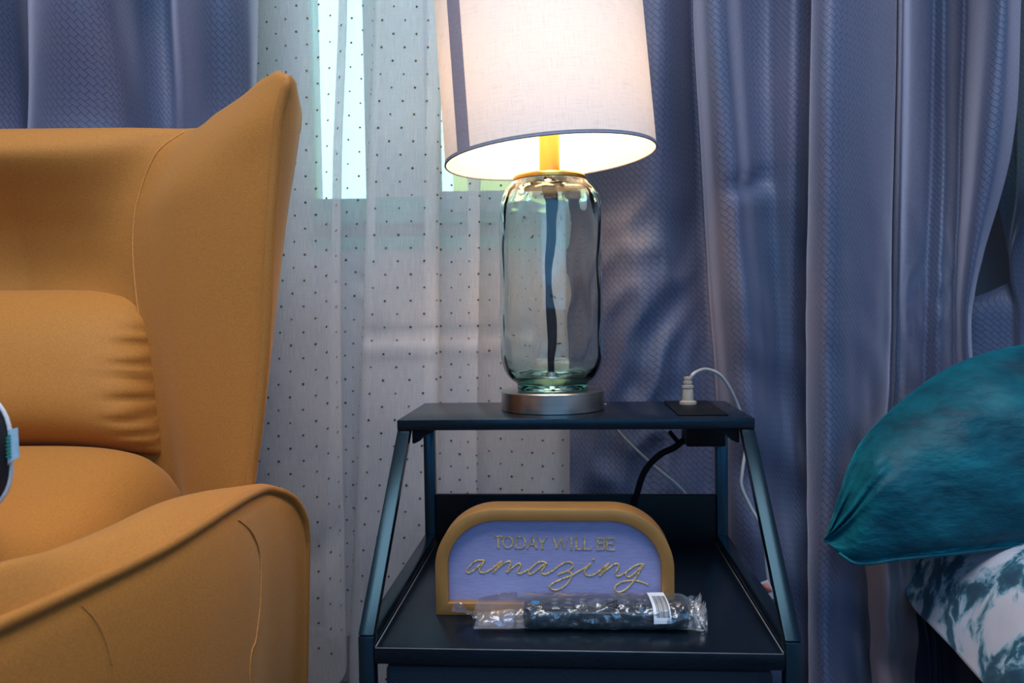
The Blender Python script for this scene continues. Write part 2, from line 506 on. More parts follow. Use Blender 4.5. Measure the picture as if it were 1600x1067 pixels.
# woven fabric of the drawer front
t = NT('drawer_weave')
tc = t.n('ShaderNodeTexCoord'); mp = t.n('ShaderNodeMapping', Vector=(tc, 'Object')); mp.inputs['Scale'].default_value = (420, 420, 420)
ck = t.n('ShaderNodeTexWave', {'wave_type': 'BANDS', 'bands_direction': 'DIAGONAL'}, Vector=mp, Scale=0.5)
cc = t.ramp(ck.outputs['Fac'], [(0.2, (0.008, 0.012, 0.020)), (0.8, (0.035, 0.045, 0.065))])
b = t.n('ShaderNodeBump', Strength=0.6, Distance=0.001, Height=ck)
p = t.n('ShaderNodeBsdfPrincipled', Roughness=0.6, Normal=b); t.set(p, 'Base Color', cc); t.surf(p)

# ------------------------------------------------------------------ room shell
XL, XR, YB, YF, ZC = -2.3, 2.3, -2.5, 1.46, 2.5
m = MB(); m.box(((XL + XR) / 2, (YB + YF) / 2, -0.05), (XR - XL + 0.3, YF - YB + 0.3, 0.1))
struct(obj('floor', m, 'floor_wood', smooth_=False))
m = MB(); m.box(((XL + XR) / 2, (YB + YF) / 2, ZC + 0.05), (XR - XL + 0.3, YF - YB + 0.3, 0.1))
struct(obj('ceiling', m, 'ceiling_paint', smooth_=False))
for nm, x in (('wall_left', XL - 0.05), ('wall_right', XR + 0.05)):
    m = MB(); m.box((x, (YB + YF) / 2, ZC / 2), (0.1, YF - YB + 0.3, ZC)); struct(obj(nm, m, 'wall_paint', smooth_=False))
m = MB(); m.box(((XL + XR) / 2, YB - 0.05, ZC / 2), (XR - XL, 0.1, ZC)); struct(obj('wall_front', m, 'wall_paint', smooth_=False))
# window wall with an opening
WD = 1.56                                    # plane of the window inside the wall
wx0 = at(470, 200, YF).x; wx1 = 0.62
wz0 = at(600, 392, YF).z; wz1 = 2.05
m = MB(); T = 0.16
yc_ = YF + T / 2
m.box(((XL + wx0) / 2, yc_, ZC / 2), (wx0 - XL, T, ZC))
m.box(((wx1 + XR) / 2, yc_, ZC / 2), (XR - wx1, T, ZC))
m.box(((wx0 + wx1) / 2, yc_, wz0 / 2), (wx1 - wx0, T, wz0))
m.box(((wx0 + wx1) / 2, yc_, (wz1 + ZC) / 2), (wx1 - wx0, T, ZC - wz1))
struct(obj('wall_back', m, 'wall_paint', smooth_=False))
m = MB(); m.box(((XL + XR) / 2, YF - 0.008, 0.05), (XR - XL, 0.016, 0.1)); struct(obj('baseboard_back', m, 'wall_paint', smooth_=False, bevel=0.003))
# window_1: outer frame, sill, two sashes with panes
win = thing('window_1', '', '', (0, YF, wz0)); del win['label'], win['category']; struct(win)
g0 = at(572, 313, WD); zg = g0.z
m = MB()
m.box(((wx0 + wx1) / 2, WD, (wz0 + 0.015)), (wx1 - wx0, 0.09, 0.03)); obj('window_sill', m, 'window_frame', win, bevel=0.002)
m = MB(); m.box(((wx0 + wx1) / 2, WD, (zg + at(572, 352, WD).z) / 2), (wx1 - wx0, 0.06, zg - at(572, 352, WD).z)); obj('bottom_rail', m, 'window_frame', win, bevel=0.002)
m = MB(); m.box(((wx0 + wx1) / 2, WD + 0.012, (wz0 + 0.03 + at(572, 352, WD).z) / 2), (wx1 - wx0, 0.03, at(572, 352, WD).z - wz0 - 0.03)); obj('lower_panel', m, 'wall_paint', win)
m = MB(); m.box(((wx0 + wx1) / 2, WD, wz1 - 0.02), (wx1 - wx0, 0.06, 0.04)); obj('top_rail', m, 'window_frame', win, bevel=0.002)
xa = at(487, 200, WD).x
xs0, xs1 = at(668, 200, WD).x, at(690, 200, WD).x
xm = at(574, 200, WD).x
for a, b in ((wx0, xa), (wx1 - 0.03, wx1)):
    m = MB(); m.box(((a + b) / 2, WD, (zg + wz1) / 2), (abs(b - a), 0.06, wz1 - zg)); obj('jamb', m, 'window_frame', win, bevel=0.002)
m = MB(); m.box(((xs0 + xs1) / 2, WD - 0.02, (zg + wz1) / 2), (xs1 - xs0, 0.03, wz1 - zg)); obj('meeting_stile', m, 'window_sash', win, bevel=0.002)
zr = at(720, 303, WD).z; zr2 = at(720, 336, WD).z
m = MB(); m.box(((xs1 + wx1) / 2, WD - 0.034, (zr + zr2) / 2), (wx1 - xs1, 0.012, zr - zr2)); obj('sash_rail', m, 'window_sash', win, bevel=0.002)
m = MB(); m.box(((xm + xs0) / 2, WD, (zg + wz1) / 2), (xs0 - xm, 0.06, wz1 - zg)); obj('mullion', m, 'mullion_paint', win, bevel=0.002)
for a, b in ((xa, xm), (xs1, wx1 - 0.03)):
    m = MB(); m.box(((a + b) / 2, WD + 0.006, (zg + wz1 - 0.04) / 2), (b - a, 0.004, wz1 - 0.04 - zg)); obj('pane', m, 'pane_glass', win, smooth_=False)
# outside: a cream house over a lawn
m = MB(); m.box((0, 12, -0.35), (40, 20, 0.1)); struct(obj('ground', m, 'yard', smooth_=False))
hd = 5.0
hx = at(706, 200, hd).x; hz = at(740, 178, hd).z
h = thing('neighbour_house', 'cream house standing outside the window behind the sheer curtain', 'house', (hx + 2, hd + 2, -0.3))
m = MB(); m.box((hx + 2, hd + 1.5, (hz - 0.3) / 2), (4, 3, hz + 0.3)); obj('wall', m, 'house_cream', h, smooth_=False)
m = MB(); lowz = at(550, 299, hd).z; m.box((hx - 1.75, hd + 1.9, (lowz - 0.3) / 2), (3.5, 2, lowz + 0.3)); obj('garden_wall', m, 'house_cream', h, smooth_=False)
m = MB(); m.prism([(-2.2, 0), (2.2, 0), (2.2, 0.06), (-2.2, 0.06)], Matrix.Translation((hx + 2.3, hd - 0.1, hz)), 3.3); obj('roof', m, 'house_roof', h, smooth_=False)

# ------------------------------------------------------------------ curtains


def curtain_rows(levels, ztop, zbot, ns, nz, wrinkle=None):
    """levels: (v, [(u, depth), ...]) from top to bottom -> rows of world points, with cloth UVs"""
    Ls = []
    for v, pts in levels:
        w_ = [at(u, v, d) for u, d in pts]
        zc = sum(p.z for p in w_) / len(w_)
        Ls.append((zc, [Vector((p.x, p.y, 0)) for p in w_]))
    zs = [l[0] for l in Ls]
    npt = len(Ls[0][1]); rows = []; uvs = []
    ref = None
    for i in range(nz + 1):
        z0 = lerp(ztop, zbot, i / nz)
        # index along levels (zs is descending)
        if z0 >= zs[0]: x = 0.0
        elif z0 <= zs[-1]: x = len(zs) - 1.0
        else:
            k = max(j for j in range(len(zs) - 1) if zs[j] >= z0)
            x = k + (zs[k] - z0) / (zs[k] - zs[k + 1])
        ctl = [spl([Ls[j][1][q] for j in range(len(Ls))], x) for q in range(npt)]
        row = []
        for j in range(ns + 1):
            s = j / ns * (npt - 1)
            p = spl(ctl, s); p = Vector((p.x, p.y, z0))
            row.append(p)
        if ref is None:
            ref = [0.0]
            for j in range(1, ns + 1): ref.append(ref[-1] + (row[j] - row[j - 1]).length)
        if wrinkle: row = [wrinkle(p, j / ns, ref[j]) for j, p in enumerate(row)]
        rows.append(row); uvs.append([(ref[j], z0) for j in range(ns + 1)])
    return rows, uvs


def deepen(L, k): return [(u, 1.2 + (d - 1.2) * k) for u, d in L]


def drape_wrinkle(p, s, a):
    q = Vector((p.x * 9, p.y * 9, p.z * 4))
    low = sstep(0.95, 0.45, p.z)
    n = noise.noise(q) * 0.010 * (0.4 + low)
    n += noise.noise(Vector((p.x * 26 + p.z * 8, p.y * 20, p.z * 17))) * 0.0045 * low
    return Vector((p.x, p.y + n, p.z))


ZT, ZB = 2.22, 0.02
# left drape (behind the chair)
L0 = [(-330, 1.20), (-250, 1.13), (-150, 1.21), (-70, 1.14), (20, 1.165), (50, 1.21), (38, 1.235), (52, 1.16), (100, 1.135), (165, 1.15), (215, 1.20), (262, 1.215), (280, 1.185), (330, 1.15), (385, 1.165), (403, 1.20)]
L1 = [(-330, 1.20), (-250, 1.14), (-150, 1.21), (-70, 1.15), (25, 1.17), (52, 1.21), (40, 1.235), (50, 1.16), (110, 1.135), (185, 1.15), (235, 1.195), (268, 1.21), (290, 1.19), (335, 1.155), (385, 1.165), (397, 1.20)]
L2 = [(-330, 1.20), (-250, 1.15), (-150, 1.21), (-70, 1.17), (25, 1.18), (52, 1.21), (44, 1.23), (52, 1.18), (110, 1.15), (185, 1.16), (235, 1.195), (268, 1.21), (290, 1.20), (335, 1.17), (375, 1.175), (385, 1.20)]
rows, uvs = curtain_rows([(0, deepen(L0, 1.9)), (200, deepen(L1, 1.15)), (900, L2)], ZT, ZB, 220, 150, drape_wrinkle)
m = MB(); m.quadgrid(rows, uvs=uvs)
o = obj('drape', m, 'drape_cloth', None, loc=at(200, 500, 1.2) * 1.0, fixn=False)
tag(o, 'periwinkle blue embossed drape hanging behind the armchair', 'curtain', 'embossed blue drapes')

# right drape: loops over itself at the big central fold
#      left edge ...          fold A ridge      valley            tuck          fold B                        tuck               dark valley ...     ridge      edge
R0_ = [(905, 1.235), (960, 1.20), (1030, 1.175), (1078, 1.205), (1084, 1.185), (1100, 1.135), (1130, 1.13), (1160, 1.165), (1200, 1.175), (1245, 1.15), (1292, 1.18), (1276, 1.165), (1269, 1.125), (1300, 1.10), (1350, 1.12), (1396, 1.16), (1402, 1.185), (1412, 1.15), (1424, 1.20), (1455, 1.235), (1478, 1.225), (1510, 1.24), (1548, 1.17), (1576, 1.155), (1596, 1.185)]
R1_ = [(900, 1.235), (955, 1.20), (1030, 1.18), (1088, 1.215), (1098, 1.195), (1112, 1.14), (1145, 1.13), (1172, 1.155), (1205, 1.16), (1245, 1.14), (1288, 1.18), (1272, 1.165), (1265, 1.12), (1296, 1.09), (1348, 1.115), (1392, 1.16), (1398, 1.185), (1408, 1.155), (1422, 1.20), (1450, 1.235), (1475, 1.225), (1502, 1.235), (1528, 1.17), (1560, 1.155), (1582, 1.185)]
R2_ = [(895, 1.235), (950, 1.20), (1025, 1.185), (1098, 1.215), (1112, 1.195), (1128, 1.15), (1160, 1.125), (1190, 1.14), (1215, 1.15), (1245, 1.145), (1284, 1.18), (1270, 1.165), (1262, 1.12), (1294, 1.08), (1344, 1.11), (1388, 1.16), (1395, 1.185), (1406, 1.165), (1420, 1.185), (1446, 1.205), (1470, 1.185), (1492, 1.205), (1505, 1.18), (1516, 1.17), (1523, 1.19)]
R3_ = [(890, 1.235), (950, 1.20), (1025, 1.19), (1108, 1.21), (1124, 1.195), (1142, 1.155), (1172, 1.13), (1200, 1.14), (1220, 1.15), (1246, 1.15), (1282, 1.18), (1268, 1.165), (1262, 1.12), (1292, 1.075), (1338, 1.105), (1380, 1.16), (1390, 1.185), (1402, 1.17), (1420, 1.185), (1446, 1.205), (1470, 1.185), (1492, 1.205), (1508, 1.18), (1518, 1.175), (1524, 1.19)]
R4_ = [(890, 1.235), (950, 1.21), (1025, 1.20), (1110, 1.21), (1130, 1.20), (1150, 1.17), (1180, 1.15), (1205, 1.155), (1225, 1.16), (1248, 1.16), (1280, 1.18), (1268, 1.165), (1262, 1.12), (1290, 1.07), (1328, 1.10), (1358, 1.15), (1372, 1.185), (1390, 1.175), (1415, 1.185), (1446, 1.205), (1470, 1.19), (1492, 1.205), (1508, 1.185), (1518, 1.18), (1524, 1.19)]


def drape_wrinkle2(p, s, a):
    p = drape_wrinkle(p, s, a)
    u, v = proj(p)
    # the pinched dimple under the first fold and the crumpled patches low down
    dx, dy = (u - 1172) / 34, (v - 286 + (u - 1172) * 0.25) / 13
    k = exp(-dx * dx - dy * dy) * 0.014
    k -= exp(-((u - 1190) / 42) ** 2 - ((v - 312) / 26) ** 2) * 0.006
    cr_amt = sstep(1110, 1040, u) * sstep(260, 380, v)
    k += cr_amt * (abs(noise.noise(Vector((u * 0.016 + v * 0.006, v * 0.010, 3.1)))) - 0.25) * 0.034
    tuck = sstep(1410, 1425, u) * sstep(1500, 1470, u) * sstep(400, 440, v) * sstep(560, 500, v)
    k += tuck * (abs(noise.noise(Vector((u * 0.03 + v * 0.02, v * 0.02, 9.0)))) - 0.2) * 0.016
    dg = sstep(1120, 1150, u) * sstep(1262, 1235, u) * sstep(520, 600, v)
    k += dg * 0.008 * sin((v - 0.75 * u) * 0.035)
    return Vector((p.x, p.y + k, p.z))


rows, uvs = curtain_rows([(0, deepen(R0_, 1.75)), (220, deepen(R1_, 1.7)), (470, deepen(R2_, 1.35)), (640, deepen(R3_, 1.1)), (1060, deepen(R4_, 1.05))], ZT, ZB, 330, 190, drape_wrinkle2)
m = MB(); m.quadgrid(rows, uvs=uvs)
o = obj('drape', m, 'drape_cloth', None, loc=at(1200, 500, 1.2), fixn=False)
tag(o, 'wide blue and lilac embossed drape with deep folds behind the lamp', 'curtain', 'embossed blue drapes')
# the further panel showing at the photo's right border
Q0 = [(1560, 1.30), (1586, 1.27), (1592, 1.235), (1640, 1.20), (1720, 1.23), (1800, 1.20), (1900, 1.24), (2000, 1.20), (2060, 1.24)]
Q1 = [(1574, 1.30), (1576, 1.295), (1580, 1.285), (1588, 1.26), (1660, 1.22), (1740, 1.25), (1820, 1.21), (1900, 1.24), (2000, 1.21)]
Q2 = [(1480, 1.30), (1530, 1.28), (1581, 1.27), (1600, 1.25), (1660, 1.22), (1740, 1.25), (1820, 1.21), (1900, 1.24), (2000, 1.21)]
rows, uvs = curtain_rows([(0, Q0), (300, Q0), (385, Q1), (440, Q1), (478, Q2), (900, Q2)], ZT, ZB, 120, 150, drape_wrinkle)
m = MB(); m.quadgrid(rows, uvs=uvs)
o = obj('drape', m, 'drape_cloth', None, loc=at(1700, 500, 1.25), fixn=False)
tag(o, 'narrow shadowed embossed drape panel above the teal pillow at the right border', 'curtain', 'embossed blue drapes')

# curtain rods, above the frame
rod = thing('curtain_rod', 'long dark curtain rod above the window, holding the drapes', 'curtain rod', (0, 1.2, 2.24))
m = MB(); m.tube([(-1.9, 1.2, 2.24), (1.7, 1.2, 2.24)], 0.011); obj('rod', m, 'black_metal', rod)
for x in (-1.9, 1.7):
    m = MB(); m.lathe([(0.004, -0.03), (0.02, -0.022), (0.026, 0), (0.02, 0.022), (0.004, 0.03)], 16, c=(x, 1.2, 2.24)); obj('finial', m, 'black_metal', rod)
for x in (-1.5, -0.2, 1.3):
    m = MB(); m.bar((x, 1.2, 2.225), (x, YF, 2.225), 0.012, 0.012); m.box((x, YF - 0.003, 2.225), (0.03, 0.006, 0.07)); obj('bracket', m, 'black_metal', rod)

# sheer with doubled folds
S0 = [(330, 1.30), (395, 1.27), (450, 1.245), (505, 1.245), (543, 1.262), (537, 1.28), (531, 1.292), (545, 1.30), (578, 1.30), (596, 1.285), (586, 1.26), (596, 1.245), (640, 1.245), (682, 1.25), (690, 1.27), (668, 1.285), (700, 1.29), (752, 1.27), (744, 1.285), (735, 1.295), (790, 1.30), (850, 1.28), (905, 1.29)]
S1 = [(330, 1.30), (395, 1.27), (450, 1.245), (500, 1.245), (534, 1.262), (528, 1.28), (522, 1.292), (538, 1.30), (572, 1.30), (588, 1.285), (572, 1.26), (584, 1.245), (630, 1.245), (678, 1.25), (686, 1.27), (664, 1.285), (700, 1.29), (748, 1.27), (742, 1.285), (733, 1.295), (790, 1.30), (850, 1.28), (905, 1.29)]
S2 = [(330, 1.28), (385, 1.25), (440, 1.235), (500, 1.245), (534, 1.262), (526, 1.28), (518, 1.292), (536, 1.30), (562, 1.30), (580, 1.285), (562, 1.26), (574, 1.24), (625, 1.24), (676, 1.245), (684, 1.265), (662, 1.285), (700, 1.285), (744, 1.26), (738, 1.28), (730, 1.295), (790, 1.295), (850, 1.27), (900, 1.28)]
S3 = [(330, 1.28), (385, 1.25), (440, 1.235), (505, 1.245), (541, 1.262), (530, 1.285), (510, 1.295), (540, 1.30), (560, 1.30), (568, 1.285), (545, 1.26), (558, 1.24), (610, 1.235), (665, 1.24), (674, 1.265), (652, 1.285), (700, 1.285), (742, 1.26), (736, 1.28), (730, 1.295), (790, 1.295), (850, 1.26), (896, 1.27)]


def sheer_wrinkle(p, s, a):
    q = Vector((p.x * 7, 0.3, p.z * 3))
    low = sstep(0.9, 0.3, p.z)
    k = noise.noise(q) * 0.010 * low + noise.noise(Vector((p.x * 18, 1.0, p.z * 9))) * 0.004
    u, v = proj(p)
    k += 0.006 * exp(-((v - 522 + (u - 650) * 0.02) / 9) ** 2) * sstep(540, 580, u) * sstep(860, 760, u)   # pressed crease
    k -= 0.006 * exp(-((v - 545 + (u - 650) * 0.02) / 10) ** 2) * sstep(540, 580, u) * sstep(860, 760, u)
    k += 0.012 * exp(-((v - 930 + (u - 470) * 0.6) / 40) ** 2) * sstep(545, 520, u)
    hem = 0.142 - 0.075 * sstep(0.24, 0.12, s) if s < 0.275 else 0.142 - 0.122 * sstep(0.36, 0.44, s)
    z = hem + (p.z - 0.02) * (ZT - hem) / (ZT - 0.02)
    return Vector((p.x, p.y + k, z))


rows, uvs = curtain_rows([(0, S0), (330, S1), (640, S2), (1050, S3)], ZT - 0.02, 0.02, 300, 190, sheer_wrinkle)
m = MB(); m.quadgrid(rows, uvs=uvs)
sheer = thing('sheer_curtain', 'white sheer voile curtain with tiny gold dots across the bright window', 'curtain', at(620, 500, 1.27))
obj('voile', m, 'sheer_voile', sheer, fixn=False)
# dots: staggered, stuck on the front of the voile
dots = MB()
arc = [uvs[0][j][0] for j in range(301)]
P, Qz = 0.0340, 0.0200
rI = 0; z = 2.0
while z > 0.06:
    x = (P / 2 if rI % 2 else 0.0) + 0.006
    while x < arc[-1]:
        j = min(299, max(jj for jj in range(301) if arc[jj] <= x)); tj = (x - arc[j]) / max(1e-9, arc[j + 1] - arc[j])
        fi = (ZT - 0.02 - z) / (ZT - 0.04) * 190; i = min(189, int(fi)); ti = fi - i
        a = rows[i][j].lerp(rows[i][j + 1], tj); b = rows[i + 1][j].lerp(rows[i + 1][j + 1], tj)
        c = a.lerp(b, ti)
        tx = (rows[i][j + 1] - rows[i][j]).normalized(); tz = (rows[i][j] - rows[i + 1][j]).normalized()
        nn = tx.cross(tz).normalized()
        for sgn in (1,):
            o_ = len(dots.v); r = 0.0018 * random.uniform(0.85, 1.15)
            cc_ = c + nn * (0.0008 * (1 if nn.y < 0 else -1)) * 1.0
            dots.v.append(cc_ + nn * (0.0007 * (1 if nn.y < 0 else -1)))
            for k in range(6): dots.v.append(cc_ + tx * (r * cos(k * pi / 3)) + tz * (r * sin(k * pi / 3)))
            for k in range(6): dots.f.append((o_, o_ + 1 + k, o_ + 1 + (k + 1) % 6))
        x += P
    z -= Qz; rI += 1
o = obj('gold_dots', dots, 'sequin', sheer, fixn=False, smooth_=False); o['kind'] = 'stuff'

# ------------------------------------------------------------------ nightstand
NYAW = -0.0744
NO = Vector((0.0533, 0.7292, 0.0))
SZ = CAMZ - 0.3063            # lower shelf surface
HT = 0.1856; D1, D2 = 0.185, 0.361; W = 0.40; TP = 0.0145
ns_ = thing('nightstand', 'black two-tier nightstand with slanted metal posts and a fabric drawer', 'nightstand', NO, NYAW)
NM = ROOTM[ns_]


def nb(name, c, d, mat='black_laminate', bevel=0.0012, parent=ns_):
    m = MB(); m.box(c, d); return obj(name, m, mat, parent, local=True, bevel=bevel)


topz = SZ + HT
ts = nb('top_shelf', (0, (D1 + D2) / 2, topz - 0.006), (W, D2 - D1, 0.012))
sh = nb('lower_shelf', (0, D2 / 2 - 0.001, SZ - 0.0075), (W - 2 * TP - 0.001, D2, 0.015))
for sx in (-1, 1):
    m = MB(); m.box((sx * (W / 2 - TP - 0.0016), D2 / 2, SZ + 0.0001), (0.0010, D2 - 0.004, 0.0006)); obj('edge_strip', m, 'edge_band', sh, local=True)
m = MB(); m.box((0, -0.0008, SZ + 0.0001), (W - 2 * TP - 0.004, 0.0010, 0.0006)); obj('edge_strip', m, 'edge_band', sh, local=True)
zk = SZ + 0.0111
for sx in (-1, 1):
    x = sx * (W / 2 - TP / 2)
    # front leg below the kink, slanted post above it
    m = MB(); m.bar((x, 0.008, 0.012), (x, 0.008, zk - 0.001), TP, 0.016); obj('front_leg', m, 'black_metal', ns_, local=True, bevel=0.0012)
    m = MB()
    a0, a1 = Vector((x, 0.0, zk)), Vector((x, D1 + 0.001, topz - 0.012))
    off = Vector((0, 0.016, 0))
    for p in (a0, a1):
        for dx, oo in ((-1, 0), (1, 0), (1, 1), (-1, 1)): m.v.append(p + Vector((dx * TP / 2, 0, 0)) + off * oo)
    m.f += [(0, 1, 2, 3), (7, 6, 5, 4), (0, 4, 5, 1), (1, 5, 6, 2), (2, 6, 7, 3), (3, 7, 4, 0)]
    obj('slanted_post', m, 'black_metal', ns_, local=True, bevel=0.0010)
    m = MB(); m.bar((x, D2 - 0.008, 0.012), (x, D2 - 0.008, topz - 0.012), TP, 0.016); obj('back_post', m, 'black_metal', ns_, local=True, bevel=0.0012)
    m = MB(); m.bar((x, 0.017, SZ + 0.0025), (x, D2 - 0.017, SZ + 0.0025), TP, 0.017); obj('side_rail', m, 'black_metal', ns_, local=True, bevel=0.001)
    m = MB(); m.bar((x, 0.017, 0.05), (x, D2 - 0.017, 0.05), TP, 0.016); obj('lower_side_rail', m, 'black_metal', ns_, local=True, bevel=0.001)
    m = MB(); Mx = Matrix.Translation((sx * (W / 2 - TP), D1 + 0.014, topz - 0.012)) @ Matrix.Diagonal((sx * -1.0, 1, 1, 1))
    m.prism([(0, 0), (0.030, 0), (0.020, -0.006), (0.013, -0.009), (0.009, -0.014), (0.003, -0.017), (0, -0.017)], Mx, 0.018); obj('corner_bracket', m, 'black_plastic', ns_, local=True, smooth_=False)
    for zz in (topz - 0.055,):
        m = MB(); m.lathe([(0.0, -0.0012), (0.0016, -0.0006), (0.0020, 0.0002)], 10, c=(x - sx * 0.001, D2 - 0.0165, zz), M=Matrix.Rotation(-pi / 2, 3, 'X') @ Matrix.Rotation(pi, 3, 'X')); obj('screw', m, 'brushed_nickel', ns_, local=True)
    for y in (0.008, D2 - 0.008):
        m = MB(); m.lathe([(0.009, 0.0), (0.009, 0.009), (0.006, 0.013)], 14, c=(x, y, 0.0), cap0=True, cap1=True); obj('foot', m, 'black_plastic', ns_, local=True, smooth_='auto')
bpz1 = NM.inverted() @ hitp(800, 773, NM @ Vector((0, D2 - 0.012, 0)), (NM.to_3x3() @ Vector((0, 1, 0))))
nb('back_panel', (0, D2 - 0.008, (bpz1.z + SZ) / 2 - 0.01), (W - 2 * TP - 0.001, 0.008, bpz1.z - SZ + 0.02), 'black_plastic')
nb('back_stretcher', (0, D2 - 0.008, 0.05), (W - 2 * TP - 0.001, 0.016, 0.016), 'black_metal')
nb('bottom_shelf', (0, D2 / 2, 0.063), (W - 2 * TP - 0.001, D2 - 0.004, 0.010))
dr = nb('drawer', (0, D2 / 2 + 0.003, (SZ - 0.024 + 0.21) / 2), (W - 2 * TP - 0.012, D2 - 0.03, SZ - 0.024 - 0.21), 'drawer_weave', 0.006)
m = MB(); m.tube([(-0.03, 0.013, 0.275), (-0.028, 0.002, 0.272), (0.028, 0.002, 0.272), (0.03, 0.013, 0.275)], 0.003); obj('pull_tab', m, 'black_plastic', dr, local=True)
dr2 = nb('drawer', (0, D2 / 2 + 0.003, (0.204 + 0.069) / 2), (W - 2 * TP - 0.012, D2 - 0.03, 0.204 - 0.069), 'drawer_weave', 0.006)
m = MB(); m.tube([(-0.03, 0.013, 0.145), (-0.028, 0.002, 0.142), (0.028, 0.002, 0.142), (0.03, 0.013, 0.145)], 0.003); obj('pull_tab', m, 'black_plastic', dr2, local=True)
# outlet plate in the top and its box and cord below


def on_top(u, v): return NM.inverted() @ hitz(u, v, topz)


oa, ob = on_top(1060, 650), on_top(1138, 649)
oc = on_top(1037, 626)
op = nb('outlet_plate', ((oa.x + ob.x) / 2, (oa.y + D2) / 2 - 0.004, topz + 0.0009), (ob.x - oa.x, D2 - oa.y - 0.010, 0.0018), 'black_plastic', 0.0006)
for k, (dx, dy) in enumerate(((0.014, 0.02), (0.014, -0.02))):
    for ddx in (-0.004, 0.004):
        m = MB(); m.box(((oa.x + ob.x) / 2 + dx + ddx, (oa.y + D2) / 2 + dy * 0.6, topz + 0.0019), (0.0016, 0.007, 0.0003)); obj('socket_slot', m, 'print_black', op, local=True)
bx0 = (NM.inverted() @ at(1066, 690, 1.05)).x
bzb = at(1090, 698, (NM @ Vector((bx0, D2 - 0.07, 0))).y).z
nb('power_box', (bx0 + 0.024, D2 - 0.045, (topz - 0.012 + bzb) / 2), (0.048, 0.05, topz - 0.012 - bzb), 'black_plastic', 0.002)
m = MB()
m.tube(smooth([at(1068, 688, 1.045), at(1052, 700, 1.05), at(1030, 711, 1.055), at(1008, 735, 1.06), at(996, 768, 1.065), at(990, 800, 1.07), at(985, 900, 1.075)], 8), 0.0042)
obj('power_cord', m, 'black_plastic', ns_)
m = MB(); m.tube(smooth([at(1046, 674, 1.05), at(1054, 684, 1.05), at(1062, 693, 1.05)], 6), 0.0028); obj('cord_clip', m, 'black_plastic', ns_)

# ------------------------------------------------------------------ lamp
lc = hitz(868, 640, topz); LD = lc.y
fr_ = hitz(868, 649, topz)
BR = 0.0635
lc = Vector((fr_.x, fr_.y + BR, topz)); LD = lc.y
lamp = thing('table_lamp', 'table lamp with clear green-tinted glass body and white drum shade', 'lamp', lc)


def lz(v, x=868, d=None): return at(x, v, d or LD).z - topz


PXM = LD / FPX
bh = 0.0245
m = MB(); m.lathe([(0.0, 0), (BR - 0.001, 0), (BR, 0.001), (BR, bh - 0.0015), (BR - 0.0015, bh), (0.0, bh)], 72)
obj('base', m, 'brushed_nickel', lamp, local=True, smooth_='auto')
zt = lz(283, 861)              # underside of the brass cap
z0 = bh + 0.0005
Rb = 80.5 * PXM * 0.995
prof_o = []
H = zt - z0
# outer: foot ring, rounded heel, body, shoulder, neck
for r, z in ((0.030, 0), (0.042, 0.0), (0.0435, 0.004), (0.0445, 0.008), (0.052, 0.014), (0.058, 0.022), (0.0615, 0.032), (Rb, 0.046), (Rb, 0.08), (Rb * 0.995, 0.12), (Rb * 0.995, 0.16), (Rb, H - 0.05), (Rb * 0.992, H - 0.035), (Rb * 0.955, H - 0.022), (Rb * 0.88, H - 0.012), (Rb * 0.78, H - 0.005), (0.046, H - 0.001), (0.044, H)):
    prof_o.append(Vector((r, z0 + z, 0)))
po = smooth(prof_o, 5)
prof_i = [Vector((0.041, z0 + H, 0)), Vector((0.043, z0 + H - 0.004, 0)), Vector((Rb * 0.74, z0 + H - 0.009, 0)), Vector((Rb * 0.85, z0 + H - 0.016, 0)), Vector((Rb * 0.92, z0 + H - 0.026, 0)), Vector((Rb * 0.952, z0 + H - 0.04, 0)), Vector((Rb * 0.955, z0 + 0.16, 0)), Vector((Rb * 0.955, z0 + 0.10, 0)), Vector((Rb * 0.95, z0 + 0.05, 0)), Vector((0.056, z0 + 0.032, 0)), Vector((0.050, z0 + 0.022, 0)), Vector((0.040, z0 + 0.015, 0)), Vector((0.028, z0 + 0.011, 0)), Vector((0.018, z0 + 0.010, 0))]
pi_ = smooth(prof_i, 5)


def wob_o(a, z, i):
    k = sstep(z0 + 0.012, z0 + 0.03, z) * sstep(z0 + H, z0 + H - 0.012, z)
    sh_ = sstep(z0 + H - 0.06, z0 + H - 0.02, z)
    n = noise.noise(Vector((cos(a) * 2.2, sin(a) * 2.2, z * 22)))
    return k * (0.0005 * n + 0.0011 * sh_ * cos(11 * a + 2 * n))


def wob_i(a, z, i):
    k = sstep(z0 + 0.012, z0 + 0.03, z) * sstep(z0 + H, z0 + H - 0.010, z)
    n = noise.noise(Vector((cos(a) * 2.6 + 5, sin(a) * 2.6, z * 26)))
    return k * (0.0005 * n + 0.0004 * cos(10 * a + 3 * n))


m = MB()
no = len(po); seg = 96
pr = [(p.x, p.y) for p in po] + [(p.x, p.y) for p in pi_]
m.lathe(pr + [pr[0]], seg, fn=lambda a, z, i: wob_o(a, z, i) if (i < no or i == len(pr)) else wob_i(a, z, i))
obj('glass_body', m, 'bottle_glass', lamp, local=True, weld=1e-6)
m = MB()
m.tube(smooth([(0.0, 0, bh), (0.0, 0, z0 + 0.02), (0.001, 0, z0 + 0.06), (-0.0015, 0, z0 + 0.11), (-0.002, 0, z0 + 0.15), (0.0015, 0, z0 + 0.19), (0.001, 0, z0 + 0.23), (-0.002, 0, zt)], 8), 0.0044, 12); obj('cord_tube', m, 'lamp_cord_dark', lamp, local=True)
m = MB(); m.lathe([(0.0, bh), (0.012, bh), (0.012, bh + 0.004), (0.008, bh + 0.010), (0.006, bh + 0.016), (0.0, bh + 0.016)], 24); obj('center_nut', m, 'brushed_nickel', lamp, local=True, smooth_='auto')
cr0 = 57 * PXM
